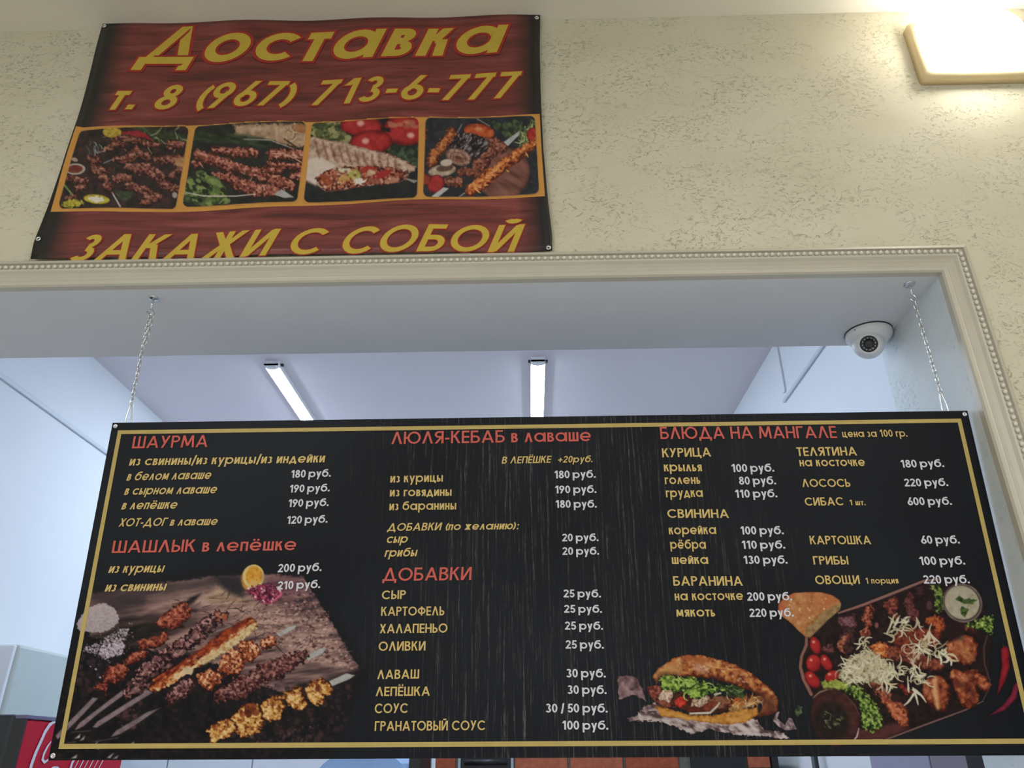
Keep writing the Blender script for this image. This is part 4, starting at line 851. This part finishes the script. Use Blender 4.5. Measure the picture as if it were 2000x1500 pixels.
# ---------------------------------------------------------------- delivery banner on the wall
def wave_y(x,z):
    u=(x+1.16)/1.21; v=(ZC-z)/.785; s=np if isinstance(x,np.ndarray) else math
    return -.016-.0045*s.sin(u*9+v*2.2)*(v*v*.6+.3)-.003*s.sin(u*21-v*3+1)-.002*s.sin(v*13+u*4)
def on_wall(px,py): return on_y(px,py,0.)
def waved(p,e): return Vector((p.x,wave_y(p.x,p.z)-e,p.z))
def poly_at(pl,t):
    L=[0]
    for a,b in zip(pl,pl[1:]): L.append(L[-1]+math.hypot(b[0]-a[0],b[1]-a[1]))
    d=t*L[-1]
    for i in range(len(pl)-1):
        if d<=L[i+1] or i==len(pl)-2:
            f=(d-L[i])/(L[i+1]-L[i]); return (pl[i][0]+f*(pl[i+1][0]-pl[i][0]),pl[i][1]+f*(pl[i+1][1]-pl[i][1]))
def coons(top,bot,left,right,u,v):
    T,B,L,R_=poly_at(top,u),poly_at(bot,u),poly_at(left,v),poly_at(right,v)
    c=[top[0],top[-1],bot[0],bot[-1]]
    return tuple((1-v)*T[i]+v*B[i]+(1-u)*L[i]+u*R_[i]-((1-u)*(1-v)*c[0][i]+u*(1-v)*c[1][i]+(1-u)*v*c[2][i]+u*v*c[3][i]) for i in (0,1))
def sheet(name,edges,nu,nv,off,mat,parent,thick=0.):
    vs=[];fs=[];uv=[]
    for j in range(nv+1):
        for i in range(nu+1):
            u,v=i/nu,j/nv; vs.append(waved(on_wall(*coons(*edges,u,v)),off)); uv.append((u,1-v))
    for j in range(nv):
        for i in range(nu): a=j*(nu+1)+i; fs.append((a,a+nu+1,a+nu+2,a+1))
    o=pyd(name,vs,fs,mat,parent,True); L=o.data.uv_layers.new(name='UVMap')
    for l in o.data.loops: L.data[l.index].uv=uv[l.vertex_index]
    if thick: m=o.modifiers.new('thickness','SOLIDIFY'); m.thickness=thick; m.offset=-1
    return o
bnE=([(207,57),(320,54),(480,50),(640,48),(800,44),(950,41),(1055,36)],[(68,514),(300,510),(560,506.5),(800,502),(1078,495)],[(207,57),(186,140),(158,240),(128,335),(104,400),(84,452),(73,482),(68,514)],[(1055,36),(1054,110),(1056,200),(1061,300),(1070,400),(1079,470),(1078,495)])
def banner_mat(name,photo=False):
    t=MT(name,rough=.38,spec=.35); g=GAIN_BANNER
    if photo:
        a=t.n('ShaderNodeVertexColor',layer_name='print'); t.base(t.mix(a.outputs['Alpha'],lin('ae7e40',g),a.outputs['Color'])); return t.m
    v=t.coord((1.2,7,1),'UV'); f=t.noise(v,3.2,6,.62,.8); v2=t.coord((3,34,1),'UV'); cr=t.noise(v2,2.2,4,.6,.5)
    wood=t.ramp(f,(.28,lin('40221f',g)),(.5,lin('642f2b',g)),(.72,lin('7c423f',g)))
    col=t.mix(t.math('MULTIPLY',t.ramp(cr,(.60,0.),(.70,1.)),.75),wood,lin('2c1716',g))
    su=t.n('ShaderNodeSeparateXYZ'); t.l(t.coord((1,1,1),'UV'),su.inputs[0])
    e=t.math('ABSOLUTE',t.math('SUBTRACT',su.outputs[0],.505)); col=t.mix(t.ramp(e,(.43,0.),(.478,1.)),col,lin('1c1a1a',g))
    t.base(col); return t.m
M_BAN=banner_mat('banner_wood_print'); M_PHOTO=banner_mat('banner_photo_print',True); M_ORANGE=ink('orange_frame_ink','ae7e40',GAIN_BANNER,.38); M_BYEL=ink('yellow_banner_ink','a8913a',GAIN_BANNER,.38); M_BRED=ink('red_banner_ink','8c3029',GAIN_BANNER,.38)
c0=on_wall(620,280)
ban=empty('banner',(c0.x,0,c0.z)); tag(ban,'red-brown delivery banner with yellow lettering and four food photos, pinned to wall','banner')
sheet('vinyl_sheet',bnE,60,40,0,M_BAN,ban,.0008)
frE=([(155.8,256.5),(170,260),(384,253.5),(600,247.3),(822,240.5),(930,237.5),(1054,232.5)],[(105.4,421.5),(180,421.5),(249,422.6),(420,417),(600,411.5),(822,402),(1064,392.5)],[(155.8,256.5),(130,340),(105.4,421.5)],[(1054,232.5),(1058,310),(1064,392.5)])
sheet('photo_frame',frE,60,10,.0006,M_ORANGE,ban)
WN=(Vector((0,0,0)),Vector((0,-1,0)))
def wpost(P): P=P.copy(); P[...,1]=wave_y(P[...,0],P[...,2]); return P
for fn,lb in ((paint_photo_a,'banner photo of mixed shashlik with lemon and sauce'),(paint_photo_b,'banner photo of minced meat kebabs with greens'),(paint_photo_c,'banner photo of a grilled wrap with tomatoes'),(paint_photo_d,'banner photo of skewers and mushrooms on round board')):
    o=picture('food_photo',fn(),WN,M_PHOTO,ban,.0012,GAIN_BANNER,post=wpost); o['label']=lb
UPZ=Vector((0,0,1))
for nm,t,p,q,h,sl,w,tr,sp,ol in (('banner_heading','Доставка',(270,137),(972,114.5),71,.30,.175,.13,.3,.045),('phone_number','т. 8 (967) 713-6-777',(213,227),(1003,202.5),49,.26,.165,.14,.36,.045),('banner_heading','ЗАКАЖИ С СОБОЙ',(140,521),(1004,496.5),51,.36,.165,.13,.36,.03)):
    for ci,ch in enumerate(t):                       # every big printed character is a part, its red outline a sub-part
        if ch==' ': continue
        par=ban
        for suf,mt,o_,off in (('',M_BYEL,0,.002),('_outline',M_BRED,ol,.0012)):
            par=letters(('digit' if ch in '0123456789' else 'letter')+suf,t,p,q,h,on_wall,UPZ,mt,par,0,w=w,slant=sl,outline=o_,track=tr,space=sp,post=lambda v,e=off:waved(v,e),sub=ci)
for px,py in ((211,63),(1048,45),(1071,490),(83,475)):
    c=waved(on_wall(px,py),.0006); bm=bmesh.new(); lathe(bm,[(.0062,0),(.0062,.0015),(.0045,.0028),(.003,.0015),(.0028,0)],Matrix.Translation(c)@Matrix.Rotation(math.pi/2,4,'X'),16); obj('eyelet',bm,M_CHROME,ban,True)
# ---------------------------------------------------------------- dome camera under the soffit
dc=Vector((.872,.250,ZI)); cam_o=empty('dome_camera',dc); tag(cam_o,'white eyeball dome security camera fixed under the soffit beside the right chain','camera')
bm=bmesh.new(); lathe(bm,[(.054,0),(.056,-.003),(.056,-.012),(.053,-.018),(.046,-.026),(.040,-.031),(.030,-.032)],Matrix.Translation(dc),48); obj('mounting_base',bm,M_WHITE,cam_o,True)
bm=bmesh.new(); lathe(bm,[(.0572,-.0005),(.0576,-.0022),(.0568,-.0032)],Matrix.Translation(dc),48); obj('seam_ring',bm,M_BLACK,cam_o)
ec=dc+Vector((-.012,-.010,-.040)); aim=(Vector((.25,-1.2,1.75))-ec).normalized(); Q=Matrix.Translation(ec)@aim.to_track_quat('Z','Y').to_matrix().to_4x4()
bm=bmesh.new(); R0=.0375; lathe(bm,[(.002,-R0)]+[(R0*math.sin(math.radians(a)),-R0*math.cos(math.radians(a))) for a in range(12,140,8)]+[(.0235,.0305),(.0215,.0305),(.0205,.027)],Q,44); ey=obj('eyeball_housing',bm,M_WHITE,cam_o,True)
bm=bmesh.new(); lathe(bm,[(.0204,.0262),(.0204,.0282),(.018,.0292),(.010,.0296),(.0095,.0282),(.006,.0286),(.001,.0302)],Q,36); le=obj('lens',bm,M_LENS,ey,True)
for i in range(12):
    t=6.2832*i/12; bm=bmesh.new(); bmesh.ops.create_uvsphere(bm,u_segments=8,v_segments=5,radius=.0016,matrix=Q@Matrix.Translation((.0148*math.cos(t),.0148*math.sin(t),.0290))); obj('infrared_led',bm,M_DUCT,ey,True)
bm=bmesh.new(); bmesh.ops.create_uvsphere(bm,u_segments=8,v_segments=5,radius=.002,matrix=Matrix.Translation(dc+Vector((-.046,-.030,-.010)))); obj('screw',bm,M_BLACK,cam_o)
# ---------------------------------------------------------------- wall lamp
x0,x1,z0,z1=1.030,1.345,3.112,3.315
wl=empty('wall_lamp',((x0+x1)/2,0,z0)); tag(wl,'glowing wall lamp with beige rectangular frame, just under the ceiling','lamp')
def loft(name,rects,mat,parent,r=.02,seg=5):
    bm=bmesh.new(); rings=[]
    for a,b,c,d,y,rr in rects:
        ring=[]
        for cx,cz,a0 in ((b-rr,d-rr,0),(a+rr,d-rr,90),(a+rr,c+rr,180),(b-rr,c+rr,270)):
            for i in range(seg+1): t=math.radians(a0+90*i/seg); ring.append(bm.verts.new((cx+rr*math.cos(t),y,cz+rr*math.sin(t))))
        rings.append(ring)
    n=len(rings[0])
    for A,B in zip(rings,rings[1:]):
        for k in range(n): bm.faces.new((A[k],A[(k+1)%n],B[(k+1)%n],B[k]))
    bm.faces.new(rings[0]); bm.faces.new(rings[-1][::-1]); bmesh.ops.recalc_face_normals(bm,faces=bm.faces); return obj(name,bm,mat,parent,True)
loft('frame',[(x0,x1,z0,z1,0,.012),(x0,x1,z0,z1,-.022,.012),(x0+.006,x1-.006,z0+.006,z1-.006,-.030,.012),(x0+.026,x1-.026,z0+.026,z1-.026,-.030,.012),(x0+.030,x1-.030,z0+.030,z1-.030,-.020,.012)],M_BEIGE,wl)
loft('diffuser',[(x0+.030,x1-.030,z0+.030,z1-.030,-.018,.02),(x0+.032,x1-.034,z0+.032,z1-.030,-.040,.03),(x0+.040,x1-.055,z0+.038,z1-.030,-.075,.04),(x0+.055,x1-.095,z0+.052,z1-.034,-.100,.05),(x0+.09,x1-.14,z0+.08,z1-.06,-.112,.05)],M_GLASS,wl)
# ---------------------------------------------------------------- kitchen lights
for i,(x,lab) in enumerate(((-1.300,'linear LED batten light on the kitchen ceiling, the left one'),(.063,'linear LED batten light on the kitchen ceiling, the middle one'),(-.15,'added LED batten light just inside the serving opening, out of view, brightening the right wall'))):
    y0,y1=(1.975,3.175) if i<2 else (.55,1.75); o=empty('batten_light',(x,(y0+y1)/2,ZC)); tag(o,lab,'ceiling light','LED battens on the kitchen ceiling')  # third batten is an added light, out of view, to brighten the right wall
    def prism(name,prof,ya,yb,mat):
        vs=[(x+a,y,ZC-b) for y in (ya,yb) for a,b in prof]; n=len(prof)
        return pyd(name,vs,[tuple(range(n))[::-1],tuple(range(n,2*n))]+[(k,(k+1)%n,n+(k+1)%n,n+k) for k in range(n)],mat,o)
    prism('housing',[(-.036,0),(.036,0),(.036,.027),(-.036,.027)],y0,y1,M_WHITE)
    dp=[(-.0355,.0272),(.0355,.0272),(.030,.0305),(.018,.0335),(0,.0345),(-.018,.0335),(-.030,.0305)]
    prism('diffuser',dp,y0+.03,y1-.03,M_LED)
    ep=[(-.038,.016),(.038,.016),(.037,.026),(.024,.034),(0,.037),(-.024,.034),(-.037,.026)]
    prism('end_cap',ep,y0,y0+.03,M_WHITE); prism('end_cap',ep,y1-.03,y1,M_WHITE)
    for s in (-1,1): bm=bmesh.new(); bx(bm,x+s*.044-.006,y0+.035,ZC-.010,x+s*.044+.006,y0+.05,ZC); obj('clip',bm,M_BLACK,o)
# ---------------------------------------------------------------- kitchen furniture seen at the edges of the board
fr=empty('tall_cabinet',(-2.04,1.8,0)); tag(fr,'tall white cabinet against the left kitchen wall, behind the drinks cooler','cabinet')
box('carcass',(XL+.002,1.50,0),(-1.905,2.25,1.950),M_CABSIDE,fr,.012); fd=box('door',(XL+.012,1.482,.06),(-1.915,1.4995,1.945),M_CAB,fr,.004)
box('handle',(-1.945,1.462,1.0),(-1.935,1.482,1.25),M_DUCT,fd,.002)
co=empty('drinks_cooler',(-1.7,1.08,0)); tag(co,'red drinks cooler with white script lettering at the bottom left','cooler')
yc0,yc1,xc,zt=.82,1.44,-1.40,1.672
box('body',(-1.99,yc0,0),(xc-.03,yc1,zt),M_DARK,co,.01)
M_COLA=plain('red_sign_face',lin('bf1232'),.5,.03,5,spec=.2); M_PURP=plain('purple_grey_edge',lin('6a6688'),.35,.03,10)
hs=box('header_sign',(xc-.03,yc0+.01,1.36),(xc,yc1-.01,zt-.012),M_COLA,co,.006); box('header_rim',(xc-.032,yc0+.005,zt-.012),(xc+.004,yc1-.003,zt-.001),M_PURP,co,.002)
box('front_post',(xc-.03,yc0-.002,0),(xc+.002,yc0+.01,zt-.012),M_BLACK,co); cd=box('door',(xc-.03,yc0+.01,.12),(xc-.002,yc1-.01,1.35),M_LENS,co,.004); box('door_handle',(xc-.002,yc0+.04,.6),(xc+.02,yc0+.06,1.1),M_CHROME,cd,.004)
M_SCR=plain('white_script_paint',lin('dcdce6'),.4,.01,20)
def script(pts,ws):
    q=[on_x(px,py,xc+.0022) for px,py in pts]; bm=bmesh.new(); prev=None; N=len(q)
    for i,p in enumerate(q):
        t=(q[min(i+1,N-1)]-q[max(i-1,0)]).normalized(); n=Vector((0,-t.z,t.y)); a,b=bm.verts.new(p+n*ws[i]/2),bm.verts.new(p-n*ws[i]/2)
        if prev: bm.faces.new((prev[0],a,b,prev[1]))
        prev=(a,b)
    return obj('script_lettering',bm,M_SCR,hs)
script([(112,1410),(104,1411),(97,1416),(88,1430),(80,1448),(70,1470),(62,1492),(57,1512)],[.002,.008,.013,.013,.013,.013,.014,.013])
script([(100,1448),(93,1458),(86,1472),(83,1483),(87,1489),(94,1484),(98,1476)],[.003,.008,.010,.010,.008,.006,.004])
script([(146,1482),(141,1490),(138,1500),(135,1512)],[.007,.011,.012,.012])
for i in range(6): script([(156+i*9.5,1480),(151+i*9.5,1490),(145+i*9.5,1502)],[.003+.0015*(i%2)]*3)
script([(98,1503),(104,1499),(112,1499),(118,1503)],[.003,.006,.006,.003])
# white wall units behind
cu=empty('wall_unit',(-1.55,2.6,1.4)); tag(cu,'row of white wall units with flat doors under the left half of the board','cabinet')
box('carcass',(-2.18,2.66,1.30),(-.52,3.0,1.62),M_CAB,cu,.004)
for i in range(4): a=-2.175+i*.414; box('door',(a,2.642,1.305),(a+.408,2.66,1.615),M_CAB,cu,.003); 
M_BLUE=plain('blue_sheen_steel',lin('86a8d4'),.35,.05,8,metal=.35)
so=empty('steel_warmer',(-.68,2.3,.95)); tag(so,'rounded bluish steel food warmer with vent slots, left of the brick grill','food warmer')
def arch(name,x0,x1,y0,y1,zb,zt,r,mat,parent):
    pr=[(x0,zb),(x1,zb)]+[(x1-r+r*math.cos(t),zt-r*.62+r*.62*math.sin(t)) for t in [math.pi/2*i/8 for i in range(9)]]+[(x0+r+r*math.cos(t),zt-r*.62+r*.62*math.sin(t)) for t in [math.pi/2+math.pi/2*i/8 for i in range(9)]]
    n=len(pr); vs=[(a,y,b) for y in (y0,y1) for a,b in pr]
    return pyd(name,vs,[tuple(range(n)),tuple(range(n,2*n))[::-1]]+[(k,n+k,n+(k+1)%n,(k+1)%n) for k in range(n)],mat,parent)
arch('hood',-.875,-.50,2.0,2.42,.97,1.585,.16,M_BLUE,so); arch('end_cap',-.50,-.455,2.02,2.40,.97,1.578,.035,M_BLACK,so); box('rim',(-.885,1.985,1.512),(-.49,2.0,1.522),M_CHROME,so,.002)
for i in range(8): bm=bmesh.new(); bx(bm,-.66+i*.013,1.994,1.492,-.653+i*.013,2.0,1.508); obj('vent_slot',bm,M_BLACK,so)
ct=empty('worktop',(-.8,2.4,.93)); tag(ct,'steel kitchen worktop carrying the food warmer','worktop'); box('top',(-1.9,1.9,.93),(-.50,2.6,.97),M_STEEL,ct,.004)
for a in (-1.85,-.55):
    for b in (1.95,2.55): box('leg',(a-.02,b-.02,0),(a+.02,b+.02,.93),M_STEEL,ct)
# brick grill
gr=empty('brick_grill',(.33,2.8,0)); tag(gr,'red brick charcoal grill with black iron doors, below the board centre','grill')
box('core',(-.447,2.515,0),(1.105,3.2,1.72),M_MORTAR,gr)
door_x=((-.340,-.083),(.917,1.113))
bm=bmesh.new(); bx(bm,0,0,0,.243,.03,.062,.003); bme=bpy.data.meshes.new('brick'); bm.to_mesh(bme); bm.free(); bmv=[]
for mm in M_BRICK: q=bme.copy(); q.materials.append(mm); bmv.append(q)
ROW=.0735; zr=1.5155-ROW*8
for r in range(3,12):                                # running bond, cut bricks at the ends and beside the iron doors
    z=zr+r*ROW
    if z+.062>1.72: continue
    sh=0 if r%2==0 else -.1275
    for lo_,hi_ in (((-.445,-.352),(-.0765,.722),(.998,1.1)) if z+.062>1.31 else ((-.445,1.1),)):
        for k in range(-3,8):
            a0_=-.0765+sh+k*.2563; a=max(a0_,lo_); b=min(a0_+.243,hi_)
            if b-a<.03: continue
            if b-a>.2425:
                o=bpy.data.objects.new('brick',random.choice(bmv)); COL.objects.link(o); o.parent=gr; o.location=Vector((a,2.50+random.uniform(-.002,.002),z))-Vector(gr.location)
            else: box('brick',(a,2.50,z),(b,2.53,z+.062),random.choice(M_BRICK),gr,.003)
for d0,d1 in door_x[:1]:
    box('iron_door',(d0+.012,2.488,1.32),(d1-.012,2.514,1.70),M_BLACK,gr,.006); box('door_frame',(d0,2.498,1.31),(d0+.012,2.512,1.71),M_STEEL,gr); box('door_frame',(d1-.012,2.498,1.31),(d1,2.512,1.71),M_STEEL,gr)
    bm=bmesh.new(); tube(bm,[(d0+.03,2.478,1.545),(d1-.03,2.478,1.545)],.012,12); obj('door_roll',bm,M_BLACK,gr,True)
box('iron_door',(.735,2.49,1.32),(.985,2.512,1.70),M_BLACK,gr,.006); 
box('corner_post',(1.106,2.49,0),(1.135,2.52,1.72),M_BLACK,gr)
# right-hand side strip
M_MAUVE=plain('mauve_grey_panel',lin('847c8a'),.5,.03,10)
lo=empty('grey_locker',(1.13,.9,0)); tag(lo,'low grey and mauve metal locker by the right kitchen wall, below the board','locker')
box('carcass',(1.062,.56,0),(XR-.002,1.21,1.66),M_LAV,lo,.004)
for y0,y1,mt in ((.566,.805,M_MAUVE),(.813,1.204,M_LAV)):
    ld=box('door',(1.047,y0,.05),(1.062,y1,1.65),mt,lo,.003); box('handle',(1.037,y0+.03,1.0),(1.047,y0+.05,1.15),M_BLACK,ld)
pn=empty('black_board',(1.1,.43,0)); tag(pn,'upright black board standing in the corner behind the right jamb','board')
box('panel',(1.0,.335,0),(XR-.004,.528,1.66),M_BLACK,pn,.003)
for z in (.3,1.2): box('edge_strip',(.996,.335,z),(1.0,.528,z+.03),M_STEEL,pn)
pp=empty('wall_pipe',(1.2,2.2,0)); tag(pp,'thin dark upright pipe on the right kitchen wall near the grill','pipe')
bm=bmesh.new(); tube(bm,[(1.19,2.15,0),(1.19,2.15,1.62)],.014,12); obj('pipe',bm,M_DARK,pp,True)
for z in (.5,1.3): box('bracket',(1.188,2.13,z),(XR,2.17,z+.02),M_BLACK,pp)
